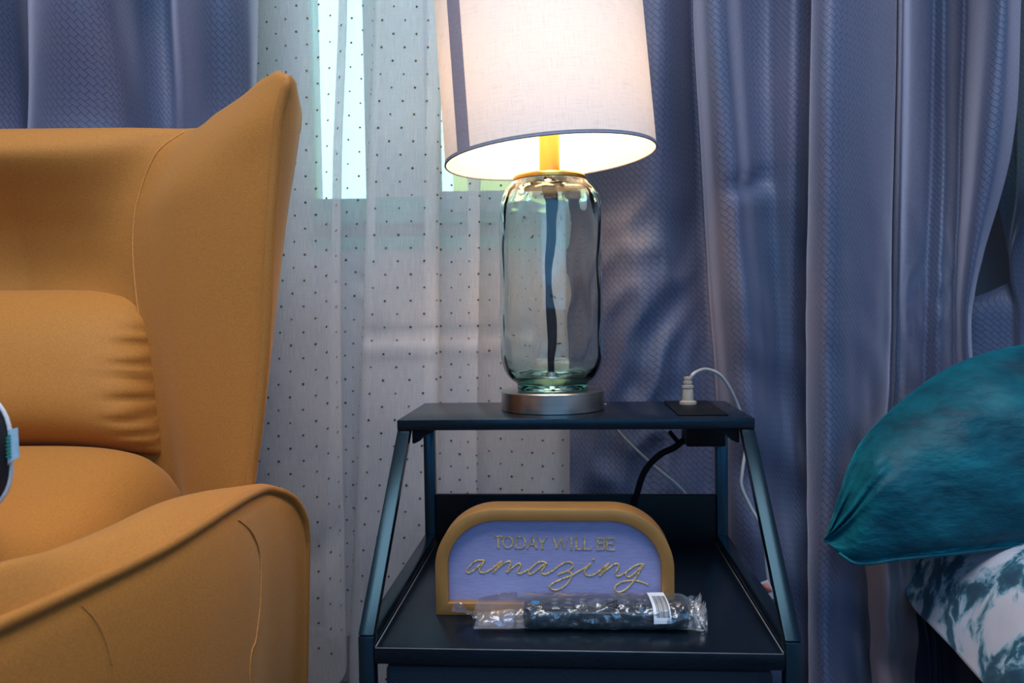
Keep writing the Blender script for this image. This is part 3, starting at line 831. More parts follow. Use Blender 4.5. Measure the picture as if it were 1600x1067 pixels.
m = MB(); m.lathe([(0.0, zt - 0.001), (cr0 - 0.002, zt - 0.001), (cr0, zt + 0.0005), (cr0, zt + 0.004), (cr0 - 0.002, zt + 0.006), (0.0, zt + 0.0075)], 64); obj('neck_cap', m, 'brass', lamp, local=True, smooth_='auto')
zst = zt + 0.062; sr = 16 * PXM
m = MB(); m.lathe([(0.0, zt + 0.006), (sr, zt + 0.006), (sr, zst - 0.004), (sr - 0.0008, zst - 0.0034), (sr - 0.0008, zst - 0.0026), (sr, zst - 0.002), (sr, zst), (sr - 0.002, zst + 0.0015), (0, zst + 0.0015)], 40); obj('socket_sleeve', m, 'brass', lamp, local=True, smooth_='auto')
m = MB(); m.lathe([(0.0, zst), (0.013, zst + 0.001), (0.014, zst + 0.02), (0.022, zst + 0.045), (0.029, zst + 0.07), (0.027, zst + 0.09), (0.016, zst + 0.104), (0.0, zst + 0.108)], 24); obj('bulb', m, 'bulb', lamp, local=True)
# shade, hung slightly askew
SRd = 163 * PXM; SHh = 0.26
zs0 = lz(248, 869)
tilt = Matrix.Rotation(math.radians(-3.9), 3, 'Y') @ Matrix.Rotation(math.radians(-1.2), 3, 'X')
so = Vector((0.0012, 0.0, zs0))


def shade_pt(a, h, dr=0.0):
    r = SRd - 0.004 * h / SHh + dr
    return so + tilt @ Vector((r * cos(a), r * sin(a), h))


m = MB(); rows = []; uv = []
for i in range(25):
    h = SHh * i / 24
    rows.append([shade_pt(2 * pi * k / 120, h) for k in range(121)]); uv.append([(2 * pi * k / 120 * SRd, h) for k in range(121)])
m.quadgrid(rows, uvs=uv)
shd = obj('lamp_shade', m, 'shade_linen', lamp, local=True, weld=0, fixn=False)
# seam strip: overlapped band
a0 = math.radians(180 + 32.5)
m = MB(); rows = []
for i in range(13):
    h = SHh * i / 12
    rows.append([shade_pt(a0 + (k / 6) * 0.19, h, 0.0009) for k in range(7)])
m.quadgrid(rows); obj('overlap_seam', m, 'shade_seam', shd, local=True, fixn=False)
for h in (0.0, SHh):
    m = MB(); pts = [shade_pt(2 * pi * k / 120, h) for k in range(121)]
    m.tube(pts, 0.0012, 8, caps=False); obj('rim_trim', m, 'shade_trim', shd, local=True)
m = MB(); rows = []
for i in range(3): rows.append([shade_pt(2 * pi * k / 120, 0.0004 + 0.0014 * i, 0.0006) for k in range(121)])
m.quadgrid(rows); obj('hem_band', m, 'shade_trim', shd, local=True, fixn=False)
m = MB()
for k in range(3):
    a = 2 * pi * k / 3 + 0.5; m.tube([so + tilt @ Vector((0, 0, SHh - 0.03)), shade_pt(a, SHh - 0.002)], 0.0015, 6)
m.lathe([(0.006, SHh - 0.034), (0.012, SHh - 0.034), (0.012, SHh - 0.028), (0.006, SHh - 0.028)], 20, c=so, M=tilt); obj('spider', m, 'brass', shd, local=True)
m = MB()
for s in (-1, 1): m.tube(smooth([(s * 0.008, 0, zst - 0.002), (s * 0.035, 0, zst + 0.02), (s * 0.042, 0, zst + 0.07), (s * 0.03, 0, zst + 0.12), (so.x, 0, zs0 + SHh - 0.03)], 6), 0.0013, 6)
obj('harp', m, 'brass', lamp, local=True)
# cord: from the base over the back of the shelf, down, and up again to the plug
pg = hitz(1075, 631, topz + 0.002)
cpts = [lc + Vector((0.045, 0.046, 0.006)), at(955, 636, lc.y + 0.05), at(952, 640, 1.10), at(966, 674, 1.115), at(1015, 722, 1.118), at(1068, 768, 1.12), at(1110, 830, 1.12), at(1150, 905, 1.12), at(1164, 880, 1.115), at(1172, 930, 1.10),
        at(1200, 930, 1.06), at(1198, 890, 1.05), at(1192, 830, 1.05), at(1172, 790, 1.06), at(1159, 760, 1.065), at(1160, 735, 1.07), at(1166, 690, 1.085), at(1160, 655, 1.095), at(1153, 634, 1.092), at(1140, 606, 1.08), at(1124, 585, 1.07), at(1103, 577, 1.06), at(1085, 583, pg.y), at(1079, 592, pg.y)]
m = MB(); m.tube(smooth(cpts, 10), 0.0023, 10); obj('power_cord', m, 'clear_cord', lamp)
z_ = lambda v: at(1077, v, pg.y).z - pg.z
m = MB(); k = pg.y / FPX
m.lathe([(0.0, 0), (13.5 * k, 0), (13.5 * k, z_(627)), (9 * k, z_(625)), (8.6 * k, z_(610)), (7.6 * k, z_(607)), (9.5 * k, z_(605.5)), (9.5 * k, z_(602)), (6 * k, z_(601)), (6 * k, z_(599)), (7.2 * k, z_(598.5)), (7.2 * k, z_(595)), (5 * k, z_(594.5)), (5 * k, z_(592.5)), (6.4 * k, z_(592)), (6.4 * k, z_(589)), (3.5 * k, z_(588)), (0, z_(588))], 24, c=pg)
pgo = obj('plug', m, 'clear_plug', lamp, smooth_='auto')
m = MB()
for s in (-1, 1): m.box(pg + Vector((s * 0.0035, 0, 0.011)), (0.0014, 0.004, 0.016))
obj('prong', m, 'brass', pgo)
ct = at(1200, 922, 1.045)
m = MB(); m.box(ct, (0.012, 0.001, 0.026), Matrix.Rotation(math.radians(-26), 3, 'Y') @ Matrix.Rotation(-0.3, 3, 'Z')); ctg = obj('cord_tag', m, 'cord_tag', lamp, bevel=0.0003)
m = MB(); m.box(ct + Vector((-0.0012, -0.0008, 0.003)), (0.008, 0.0006, 0.013), Matrix.Rotation(math.radians(-26), 3, 'Y') @ Matrix.Rotation(-0.3, 3, 'Z')); obj('printed_warning', m, 'cord_tag_print', ctg)

# ------------------------------------------------------------------ arched sign
NX = NM.to_3x3() @ Vector((1, 0, 0)); NY = NM.to_3x3() @ Vector((0, 1, 0))
s0 = hitz(681, 961, SZ)                       # front bottom-left corner on the shelf
sgn = thing('arched_sign', 'gold-framed arched block sign with lilac face and gold lettering', 'sign', s0, NYAW)
SM = ROOTM[sgn]; SMi = SM.inverted()


def sl(u, v, dep=0.0):
    q = SMi @ hitp(u, v, s0 + NY * dep, NY); return q.x, q.z


def arch(x0, x1, z0, z1, r, ry=None, n=14):
    ry = ry or r; P_ = [(x1, z0)]
    for i in range(n + 1): a = (pi / 2) * i / n; P_.append((x1 - r + r * cos(a), z1 - ry + ry * sin(a)))
    for i in range(n + 1): a = pi / 2 + (pi / 2) * i / n; P_.append((x0 + r + r * cos(a), z1 - ry + ry * sin(a)))
    P_.append((x0, z0)); return P_


ox1 = sl(1054, 900)[0]; oz1 = sl(860, 796)[1]
ix0 = sl(699.5, 900)[0]; ix1 = sl(1034, 900)[0]; iz0 = sl(800, 943)[1]; iz1 = sl(860, 814)[1]
SDp = 0.036
OA = arch(0, ox1, 0, oz1, 0.062, 0.060, 18); IA = arch(ix0, ix1, iz0, iz1, 0.052, 0.048, 18)
m = MB(); n = len(OA)
for pl_ in (OA, IA):
    for y in (0.0, SDp):
        m.v += [Vector((x, y, z)) for x, z in pl_]
for i in range(n):
    j = (i + 1) % n
    m.f += [(i, j, 2 * n + j, 2 * n + i), (n + i, 3 * n + i, 3 * n + j, n + j), (i, n + i, n + j, j), (2 * n + i, 2 * n + j, 3 * n + j, 3 * n + i)]
obj('frame', m, 'gold_paint', sgn, local=True, bevel=0.0009, smooth_='auto')
PD = 0.009
m = MB(); m.prism(arch(ix0 - 0.003, ix1 + 0.003, iz0 - 0.003, iz1 + 0.003, 0.054, 0.050, 18), Matrix.Translation((0, PD, 0)), 0.006)
face = obj('face_panel', m, 'sign_lilac', sgn, local=True, smooth_=False)
# lettering on the face: capitals with serifs
LY = PD - 0.0004


def pt3(u, v):
    x, z = sl(u, v, PD); return Vector((x, LY, z))


def stroke(mb, u0, v0, u1, v1, wpx):
    a, b = pt3(u0, v0), pt3(u1, v1)
    mb.bar(a, b, wpx * 0.00063, 0.0011, side=((b - a).cross(Vector((0, 1, 0)))))


def ringl(mb, cu, cv, ru, rv, wpx, a0=0, a1=2 * pi):
    n_ = 16
    for i in range(n_):
        a, b = a0 + (a1 - a0) * i / n_, a0 + (a1 - a0) * (i + 1) / n_
        ww = wpx * (0.45 + 0.55 * abs(cos((a + b) / 2)))
        stroke(mb, cu + ru * cos(a), cv - rv * sin(a), cu + ru * cos(b), cv - rv * sin(b), ww)


def vt(u): return 837.6 + (u - 772) * 0.0185     # top line of the capitals
def vb(u): return 855.2 + (u - 772) * 0.0195     # base line


def V(u, f): return lerp(vb(u), vt(u), f)


def letter(ch, u0, u1):
    mb = MB(); TK, TN = 2.7, 1.4; c = (u0 + u1) / 2; wd = u1 - u0
    S = lambda ua, fa, ub, fb, ww: stroke(mb, ua, V(ua, fa), ub, V(ub, fb), ww)
    ser = lambda u, f, h=1.9: S(u - h, f, u + h, f, TN)
    if ch == 'T': S(c, 0, c, 1, TK); S(u0, 1, u1, 1, TN + .3); ser(c, 0, 2.2); S(u0 + .3, 1, u0 + .1, .80, TN); S(u1 - .3, 1, u1 - .1, .80, TN)
    if ch == 'O': ringl(mb, c, V(c, .5), wd / 2 - 1, (vb(c) - vt(c)) / 2, TK)
    if ch == 'D': S(u0 + 2.5, 0, u0 + 2.5, 1, TK); S(u0, 1, c + .5, 1, TN); S(u0, 0, c + .5, 0, TN); ringl(mb, c + .3, V(c, .5), wd / 2 - .9, (vb(c) - vt(c)) / 2, TK, -pi / 2, pi / 2)
    if ch == 'A': S(u0 + 1.2, 0, c, 1, TN + .2); S(c, 1, u1 - 1.6, 0, TK); S(u0 + 3.4, .33, u1 - 4, .33, TN); ser(u0 + 1.2, 0, 1.6); ser(u1 - 1.6, 0, 1.9)
    if ch == 'Y': S(u0 + 1.6, 1, c, .45, TK); S(c, .45, u1 - 1.2, 1, TN + .2); S(c, 0, c, .47, TK); ser(c, 0, 2.2); ser(u0 + 1.6, 1, 1.9); ser(u1 - 1.2, 1, 1.6)
    if ch == 'W':
        q = wd / 4; S(u0 + 1.5, 1, u0 + q + .6, 0, TK); S(u0 + q + .6, 0, c + .3, 1, TN + .2); S(c + .3, 1, c + q + .2, 0, TK); S(c + q + .2, 0, u1 - 1, 1, TN + .2)
        ser(u0 + 1.5, 1, 1.8); ser(u1 - 1, 1, 1.6); ser(c + .3, 1, 1.2)
    if ch == 'I': S(c, 0, c, 1, TK); ser(c, 0, 2.4); ser(c, 1, 2.4)
    if ch == 'L': S(u0 + 2.4, 0, u0 + 2.4, 1, TK); ser(u0 + 2.4, 1, 2.2); S(u0, 0, u1, 0, TN); S(u1 - .4, 0, u1, .22, TN)
    if ch == 'B':
        S(u0 + 2.5, 0, u0 + 2.5, 1, TK); S(u0, 1, c + 1, 1, TN); S(u0, 0, c + 1, 0, TN); S(u0 + 2, .53, c + 1, .53, TN)
        ringl(mb, c + .6, V(c, .765), wd / 2 - 2.0, 4.2, TK, -pi / 2, pi / 2); ringl(mb, c + .8, V(c, .265), wd / 2 - 1.6, 4.7, TK, -pi / 2, pi / 2)
    if ch == 'E':
        S(u0 + 2.5, 0, u0 + 2.5, 1, TK); S(u0, 1, u1, 1, TN); S(u0, 0, u1, 0, TN); S(u0 + 2, .53, u1 - 2.2, .53, TN); S(u1, 1, u1, .8, TN); S(u1, 0, u1, .22, TN); S(u1 - 2.2, .42, u1 - 2.2, .64, TN)
    return mb


for ch, a, b in (('T', 772, 785.5), ('O', 785, 802), ('D', 804, 821.5), ('A', 823, 840), ('Y', 839, 855), ('W', 863.5, 887.5), ('I', 889, 897), ('L', 898, 910), ('L', 911, 923.5), ('B', 931.5, 945.5), ('E', 946, 960)):
    obj('letter', letter(ch, a, b), 'gold_foil', face, local=True, smooth_=False, fixn=False)
A_ = lambda pts: [(715 + x / 10, 825 + y / 10) for x, y in pts]
B_ = lambda pts: [(865 + x / 10, 825 + y / 10) for x, y in pts]
script = [
    ('letter_a', A_([(440, 512), (370, 500), (300, 508), (220, 562), (152, 640), (142, 688), (190, 695), (262, 655), (340, 582), (415, 520), (385, 570), (345, 635), (348, 682), (395, 700), (455, 683), (530, 640)])),
    ('letter_m', A_([(530, 640), (610, 575), (695, 512), (640, 585), (552, 705), (610, 645), (700, 570), (790, 518), (832, 535), (815, 600), (768, 695), (830, 640), (900, 582), (960, 550), (987, 575), (962, 630), (935, 672), (945, 708), (992, 710), (1050, 680), (1105, 645)])),
    ('letter_a', A_([(1395, 552), (1335, 524), (1268, 532), (1190, 590), (1118, 660), (1105, 708), (1150, 715), (1232, 668), (1320, 592), (1390, 550), (1352, 615), (1312, 670), (1330, 714), (1390, 716), (1460, 682)])),
    ('letter_z', [*A_([(1460, 682)]), *B_([(0, 662), (80, 592), (170, 542), (250, 530), (302, 562), (290, 620), (220, 668), (130, 702), (68, 726), (135, 704), (215, 678), (265, 692), (283, 738), (258, 805), (190, 890), (100, 950), (5, 966)]), *A_([(1450, 942), (1440, 905), (1490, 862), (1570, 822)]), *B_([(170, 780), (280, 742), (380, 682), (470, 636)])]),
    ('letter_i', B_([(470, 636), (520, 600), (575, 556), (530, 612), (482, 665), (492, 722), (552, 745), (632, 726), (720, 670)])),
    ('letter_n', B_([(720, 670), (790, 610), (865, 548), (805, 628), (712, 748), (780, 690), (880, 610), (960, 560), (1012, 562), (1010, 622), (975, 692), (978, 745), (1032, 745), (1100, 712), (1140, 694)])),
    ('letter_g', B_([(1415, 558), (1340, 566), (1260, 592), (1180, 652), (1130, 702), (1140, 754), (1192, 760), (1262, 708), (1340, 630), (1412, 560), (1362, 640), (1292, 760), (1230, 850), (1160, 930), (1080, 985), (1002, 1000), (958, 962), (970, 902), (1042, 852), (1142, 826), (1250, 820), (1350, 835), (1430, 865), (1478, 884)])),
    ('letter_dot', B_([(604, 492), (622, 490), (640, 488)])),
]
for nm, pts in script:
    P3 = [pt3(u, v) for u, v in pts]
    m = MB(); r = 0.00095 if nm != 'letter_dot' else 0.0012
    m.tube(smooth(P3, 5), r, 8, flat=(Vector((0, 1, 0)), 0.6)); obj(nm, m, 'gold_foil', face, local=True, fixn=False)

# ------------------------------------------------------------------ remote in a clear bag
ra, rb_ = hitz(818, 984, SZ + 0.001), hitz(1078, 986, SZ + 0.001)
ax = (rb_ - ra); RL = ax.length; ang = atan2(ax.y, ax.x)
rem = thing('remote_control', 'black remote control sealed in a clear bag before the sign', 'remote', (ra + rb_) / 2 + Vector((0, 0.0, 0)), ang)
rem.location.z = SZ + 0.0012; ROOTM[rem] = Matrix.Translation(rem.location) @ Matrix.Rotation(ang, 4, 'Z')
RW, RH = 0.040, 0.0185
m = MB(); rows = []
for i in range(25):
    x = -RL / 2 + RL * i / 24
    e = 1 - max(0, abs(x) / (RL / 2) - 0.96) / 0.04 * 0.22
    ring = []
    for k in range(20):
        a = 2 * pi * k / 20
        c_, s_ = cos(a), sin(a)
        yy = (RW / 2) * e * math.copysign(abs(c_) ** 0.45, c_); zz = (RH / 2) * (e * 0.5 + .5) * math.copysign(abs(s_) ** 0.5, s_)
        ring.append(Vector((x, RW / 2 + yy, RH / 2 + zz)))
    rows.append(ring)
m.quadgrid(rows, closed=True); m.f.append(tuple(range(19, -1, -1))); m.f.append(tuple(24 * 20 + k for k in range(20)))
body = obj('body', m, 'remote_black', rem, local=True)


def btn(name, xf, yf, rx, ry, mat):
    m = MB(); m.lathe([(0.0, 0.0), (1.0, 0.0), (0.95, 0.0010), (0.7, 0.0015), (0.0, 0.0018)], 16)
    for q in m.v: q.x = q.x * rx + xf * RL / 2; q.y = q.y * ry + RW * yf; q.z += RH - 0.0006
    obj(name, m, mat, rem, local=True)


btn('power_button', -0.86, 0.55, 0.0048, 0.0050, 'button_blue')
btn('mode_button', 0.66, 0.72, 0.0030, 0.0042, 'button_white'); btn('mode_button', 0.67, 0.36, 0.0030, 0.0062, 'button_blue')
for i in range(7):
    for j in range(3):
        if (i, j) != (3, 1): btn('key', -0.62 + i * 0.175, 0.22 + j * 0.28, 0.0036, 0.0030, 'button_grey')
btn('navigation_ring', -0.1, 0.5, 0.0100, 0.0100, 'button_grey')
for i, (xx, yy) in enumerate(((-0.93, .2), (-0.3, .62), (0.12, .22), (0.28, .62), (0.38, .3), (0.5, .75), (0.5, .25), (0.8, .5))):
    m = MB(); m.box((xx * RL / 2, RW * yy, RH + 0.0001), (0.0010, 0.0024, 0.0004)); m.box((xx * RL / 2 + 0.0014, RW * yy + 0.0008, RH + 0.0001), (0.0016, 0.0006, 0.0004)); obj('key_print', m, 'button_white', rem, local=True)
# bag: a flattened crinkled sleeve with an empty left tail and a crimped right end
bag = thing('plastic_bag', 'crinkled clear plastic bag wrapped around the black remote', 'bag', rem.location, ang)
m = MB(); rows = []
BI = ROOTM[rem].inverted()
bx_l = (BI @ hitz(742, 978, SZ)).x; bx_r = (BI @ hitz(1091, 975, SZ)).x
bx_t = (BI @ hitz(712, 958, SZ)).x
NB_, KB = 150, 44
for i in range(NB_ + 1):
    x = lerp(bx_l, bx_r, i / NB_); f = i / NB_
    fill = sstep(-RL / 2 - 0.016, -RL / 2 + 0.004, x) * sstep(RL / 2 + 0.010, RL / 2 - 0.004, x)
    ring = []
    hh = lerp(0.0075, RH / 2 + 0.0022, fill); wv = lerp(0.027, RW / 2 + 0.0055, fill)
    if f > 0.97: hh *= 0.65
    for k in range(KB):
        a = 2 * pi * k / KB; c_, s_ = cos(a), sin(a)
        yy = wv * math.copysign(abs(c_) ** 0.55, c_); zz = hh * math.copysign(abs(s_) ** (0.55), s_)
        q = Vector((x, RW / 2 + yy + 0.0005, hh + zz))
        nn = Vector((0, c_, s_)).normalized()
        cw = 1 if s_ > -0.2 else 0.15
        d_ = (abs(noise.noise(Vector((x * 75, a * 2.2 + x * 40, 1.7)))) - 0.22) * 0.0062 + noise.noise(Vector((x * 260, a * 5, 4.2))) * 0.0010
        front = sstep(0.2, -0.6, c_)       # more crumple on the camera side
        q += nn * (d_ * cw * (0.3 + 1.1 * front) + 0.0006)
        if fill < 0.3: q.z += 0.010 * (1 - fill) * (0.5 + 0.5 * c_) * sstep(bx_l - .02, bx_l + 0.05, x)
        q.z = max(q.z, 0.0002)
        if i == NB_: q.x += 0.0025 * noise.noise(Vector((a * 3, 0, 0))) * 2
        ring.append(q)
    rows.append(ring)
m.quadgrid(rows, closed=True)
obj('film', m, 'polybag', bag, local=True, fixn=True)
m = MB(); rows = []           # loose tail at the left
for i in range(15):
    f = i / 14; x = lerp(bx_l + 0.002, bx_t, f); wv = lerp(0.010, 0.012, f) * (1 - 0.75 * sin(pi * min(1, f * 1.25)) ** 2) + 0.0012
    rows.append([Vector((x, RW / 2 + 0.006 + wv * (2 * k / 8 - 1), 0.0035 + 0.010 * f + 0.003 * noise.noise(Vector((x * 150, k * .9, 0))))) for k in range(9)])
m.quadgrid(rows); obj('twisted_tail', m, 'polybag', bag, local=True, fixn=False)
m = MB(); rows = []           # frilled right end
for i in range(9):
    f = i / 8; x = bx_r - 0.001 + 0.006 * f
    rows.append([Vector((x + 0.0025 * noise.noise(Vector((k * .6, 7, 0))), RW / 2 + (RW / 2 + 0.004 + 0.002 * f) * (2 * k / 24 - 1), 0.010 + (0.008 + 0.003 * f) * sin(k * 1.9 + f) * (0.4 + f))) for k in range(25)])
m.quadgrid(rows); obj('frilled_end', m, 'polybag', bag, local=True, fixn=False)
# bar-code sticker on the bag's face
Lx = (BI @ hitz(1033, 986, SZ)).x
Ml = Matrix.Translation((Lx, 0.0, 0.0)) @ Matrix.Rotation(0.05, 4, 'Z')
lab = []
prf = [(-0.0072, 0.006), (-0.0070, 0.0125), (-0.0055, 0.0185), (-0.001, 0.0225), (0.008, 0.0240), (0.020, 0.0246), (0.034, 0.0240)]
prf = [(-0.0078, 0.0095), (-0.0072, 0.0150), (-0.0045, 0.0205), (0.002, 0.0238), (0.012, 0.0248), (0.024, 0.0250), (0.036, 0.0244)]
spf = smooth([Vector((y, z, 0)) for y, z in prf], 4)
m = MB(); m.quadgrid([[Ml @ Vector((-0.0082 + 0.0164 * k / 3, p.x, p.y)) for k in range(4)] for p in spf])
lb = obj('barcode_label', m, 'label_white', bag, local=True, fixn=False)
xb = -0.0052; widths = [2, 1, 3, 1, 1, 2, 1, 3, 2, 1, 1, 2, 3, 1]
for i, w_ in enumerate(widths):
    ww = w_ * 0.00028
    m = MB(); m.quadgrid([[Ml @ Vector((xb + ww * k, p.x - 0.00025, p.y + 0.00025)) for k in range(2)] for p in spf[4:-4]])
    obj('printed_bar', m, 'print_black', lb, local=True, fixn=False); xb += ww + 0.00042
# recycling triangle printed on the film
tq = [(948, 948), (978, 938), (981, 955)]
P3 = [hitz(u, v, SZ + 0.0245) for u, v in ((947, 944.5), (964, 938), (963.5, 950), (947, 944.5))]
m = MB(); m.tube(P3, 0.0006, 6); m.tube([P3[0].lerp(P3[2], .5) * .5 + P3[1] * .5, P3[0] * .3 + P3[1] * .35 + P3[2] * .35], 0.0006, 6); obj('recycling_mark', m, 'print_black', bag)

# ------------------------------------------------------------------ armchair
XC = -0.635
ch = thing('armchair', 'mustard orange suede wingback armchair with piped edges and lumbar pad', 'armchair', (XC, 0.75, 0.0))


def mirror_pts(pts): return [Vector((2 * XC - p.x, p.y, p.z)) for p in pts]


# columns of the inner back, from the centre line to the wing's piped edge; each (u, v, depth) bottom to top
def colpts(us, vs, ds): return [at(u, v, d) for u, v, d in zip(us, vs, ds)]


seam = [(262, 900, .985), (262, 780, .99), (240, 640, 1.0), (224, 540, 1.012), (211, 440, 1.025), (208, 370, 1.03), (216, 310, 1.032), (244, 240, 1.035), (288, 206, 1.045)]
pipe = [(372, 900, .885), (385, 765, .885), (400, 650, .885), (411, 520, .885), (416, 400, .885), (421, 320, .885), (427, 250, .885), (434, 180, .882), (450, 122, .88)]
topm = [(342, 174, .995), (405, 134, .925)]
C0x = XC
cols = []
cen = [(0, 900, .99), (0, 780, 1.0), (0, 640, 1.02), (0, 540, 1.045), (0, 440, 1.078), (0, 370, 1.070), (0, 310, 1.045), (0, 240, 1.012), (0, 207, 1.035)]
cenP = [at(25, v, d) for u, v, d in cen]
for p in cenP: p.x = XC
seamP = [at(*q) for q in seam]; pipeP = [at(*q) for q in pipe]
midP = [c.lerp(s, 0.55) for c, s in zip(cenP, seamP)]
for i, p in enumerate(midP): p.y = lerp(cenP[i].y, seamP[i].y, 0.35)
w1, w2 = [], []
for i, (s, q) in enumerate(zip(seamP, pipeP)):
    a = s.lerp(q, 0.36); b = s.lerp(q, 0.74)
    a.y -= 0.012; b.y -= 0.010
    w1.append(a); w2.append(b)
w1[-1] = at(*topm[0]); w2[-1] = at(*topm[1])
w1[-2] = w1[-1].lerp(w1[-3], 0.45); w1[-2].y -= 0.008; w2[-2] = w2[-1].lerp(w2[-3], 0.48); w2[-2].y -= 0.008
grid = [cenP, midP, seamP, w1, w2, pipeP]
NS, NR = 10, 6


def surf2(g, si, ri): return spl([spl(c, ri) for c in g], si)


front = [[surf2(grid, s / NS, r / NR) for s in range(5 * NS + 1)] for r in range(8 * NR + 1)]
# outer shell from the piping round to the back
outp = [(384, 900, .95), (398, 765, .95), (413, 655, .95), (428, 520, .95), (440, 400, .95), (450, 315, .95), (459, 252, .95), (468, 172, .945), (464, 136, .925)]
outP = [at(*q) for q in outp]
rearP = [Vector((p.x * 1.075 / 0.95 - 0.014, 1.075, min(p.z, pipeP[-1].z - 0.02) if i < 8 else pipeP[-1].z - 0.028)) for i, p in enumerate(outP)]
rear2 = [Vector((lerp(p.x, XC, 0.35), 1.105, p.z - (0.0 if i < 7 else 0.012))) for i, p in enumerate(rearP)]
rear3 = [Vector((XC, 1.105, lerp(p.z, 0, 0) if i < 7 else min(p.z, cenP[-1].z - 0.012))) for i, p in enumerate(rearP)]
for i, p in enumerate(rear3): p.z = lerp(cenP[0].z, cenP[-1].z - 0.010, i / 8)
for i, p in enumerate(rear2): p.z = lerp(rearP[i].z, rear3[i].z, 0.6)
g2 = [pipeP, outP, rearP, rear2, rear3]
NS2 = [NS * 5 / 4]
nc = 5 * NS
back = [[surf2(g2, 4 * s / nc, r / NR) for s in range(nc + 1)] for r in range(8 * NR + 1)]
m = MB(); m.quadgrid(front); m.quadgrid(back)
ftop = list(reversed(front[-1])); btop = back[-1]
mid_ = [a.lerp(b, 0.5) + Vector((0, 0, 0.016 * sstep(0.0, 0.25, i / nc))) for i, (a, b) in enumerate(zip(ftop, btop))]
q1 = [a.lerp(b, 0.2) + Vector((0, 0, 0.010 * sstep(0.0, 0.25, i / nc))) for i, (a, b) in enumerate(zip(ftop, btop))]
m.quadgrid([ftop, q1, mid_, btop])
m.mirrored(XC)
br = obj('backrest', m, 'chair_suede', ch, weld=0.0004)
for s in (0, 1):
    pp = [p + Vector((0.0035, -0.003, 0.002)) for p in smooth(pipeP, 10)]
    m = MB(); m.tube(pp if not s else mirror_pts(pp), lambda t: 0.0062 * (1 - 0.75 * sstep(0.95, 1.0, t)), 10); obj('wing_piping', m, 'chair_piping', br)
    # double fold of cloth alongside the piping
    sp = [surf2(grid, 2.0, r / 12) + Vector((0, -0.0006, 0)) for r in range(3 * 12, 8 * 12 + 1)]
    m = MB(); m.tube(sp if not s else mirror_pts(sp), 0.0011, 6); obj('back_seam', m, 'chair_stitch', br)
    sp = [p + Vector((-0.017, -0.0005, 0)) for p in pp]

# lumbar pad with gathered ends
pad_b = [at(30, 698, .985), at(130, 704, .985), at(252, 728, .985)]
PHW = at(240, 560, .99).x - XC
ztop_, zbot_ = at(60, 452, 1.03).z, at(60, 700, .985).z
m = MB(); rowsF = []; rowsB = []
NA, NBp = 84, 46
for j in range(NBp + 1):
    b = -1 + 2 * j / NBp; rf = []; rb2 = []
    for i in range(NA + 1):
        a = -1 + 2 * i / NA
        ea = abs(a); edge = (1 - ea ** 7) ** 0.5; vert = (1 - abs(b) ** 2.8) ** 0.55
        hw = PHW * lerp(1.04, 0.93, (b + 1) / 2) - 0.010 * (abs(b) ** 4 if b > 0 else 0)
        x = XC + a * hw
        zc = lerp(zbot_, ztop_, (b + 1) / 2)
        zc -= 0.016 * ea ** 3 * (1 if b > 0 else 1.0) * (0.8 if b > 0 else 1.0)
        th_ = 0.085 * edge * vert * (1 - 0.18 * b)
        gat = sstep(0.74, 0.98, ea - 0.06 * noise.noise(Vector((b * 9, 1, 5)))) * (1 - abs(b) ** 4)
        th_ += gat * 0.0052 * sin(b * 30 + 4.2 * noise.noise(Vector((a * 3, b * 4, 2)))) * (0.5 + 0.5 * noise.noise(Vector((b * 7, 3, a)))+0.35)
        ycen = lerp(1.005, 1.055, (b + 1) / 2)
        rf.append(Vector((x, ycen - th_, zc))); rb2.append(Vector((x, ycen + 0.012 * edge, zc)))
    rowsF.append(rf); rowsB.append(rb2)
m.quadgrid(rowsF); m.quadgrid([list(reversed(r)) for r in rowsB])
for (A, B) in ((rowsF[0], rowsB[0]), (rowsF[-1], rowsB[-1]), ([r[0] for r in rowsF], [r[0] for r in rowsB]), ([r[-1] for r in rowsF], [r[-1] for r in rowsB])):
    m.quadgrid([A, B])
lum = obj('lumbar_pad', m, 'chair_suede', ch, weld=0.0003)

# seat cushion
m = MB(); rowsT = []; rowsU = []
SHW = at(266, 778, .93).x - XC
for j in range(41):
    f = j / 40; y = lerp(1.005, 0.40, f); rt = []; ru_ = []
    for i in range(61):
        a = -1 + 2 * i / 60; ea = abs(a)
        ed = (1 - ea ** 16) ** 0.5 * (1 - abs(2 * f - 1) ** 9) ** 0.5
        zt_ = 0.355 + ed * (0.112 + 0.026 * sstep(0.45, 0.1, f) + 0.034 * (1 - ea ** 5) * (1 - 0.4 * f)) - 0.018 * f
        x = XC + a * (SHW + 0.012 + 0.004 * sin(f * 3))
        rt.append(Vector((x, y, zt_))); ru_.append(Vector((x, y, 0.30)))
    rowsT.append(rt); rowsU.append(ru_)
m.quadgrid(rowsT); m.quadgrid([list(reversed(r)) for r in rowsU])
for (A, B) in ((rowsT[0], rowsU[0]), (rowsT[-1], rowsU[-1]), ([r[0] for r in rowsT], [r[0] for r in rowsU]), ([r[-1] for r in rowsT], [r[-1] for r in rowsU])): m.quadgrid([A, B])
obj('seat_cushion', m, 'chair_suede', ch, weld=0.0003)

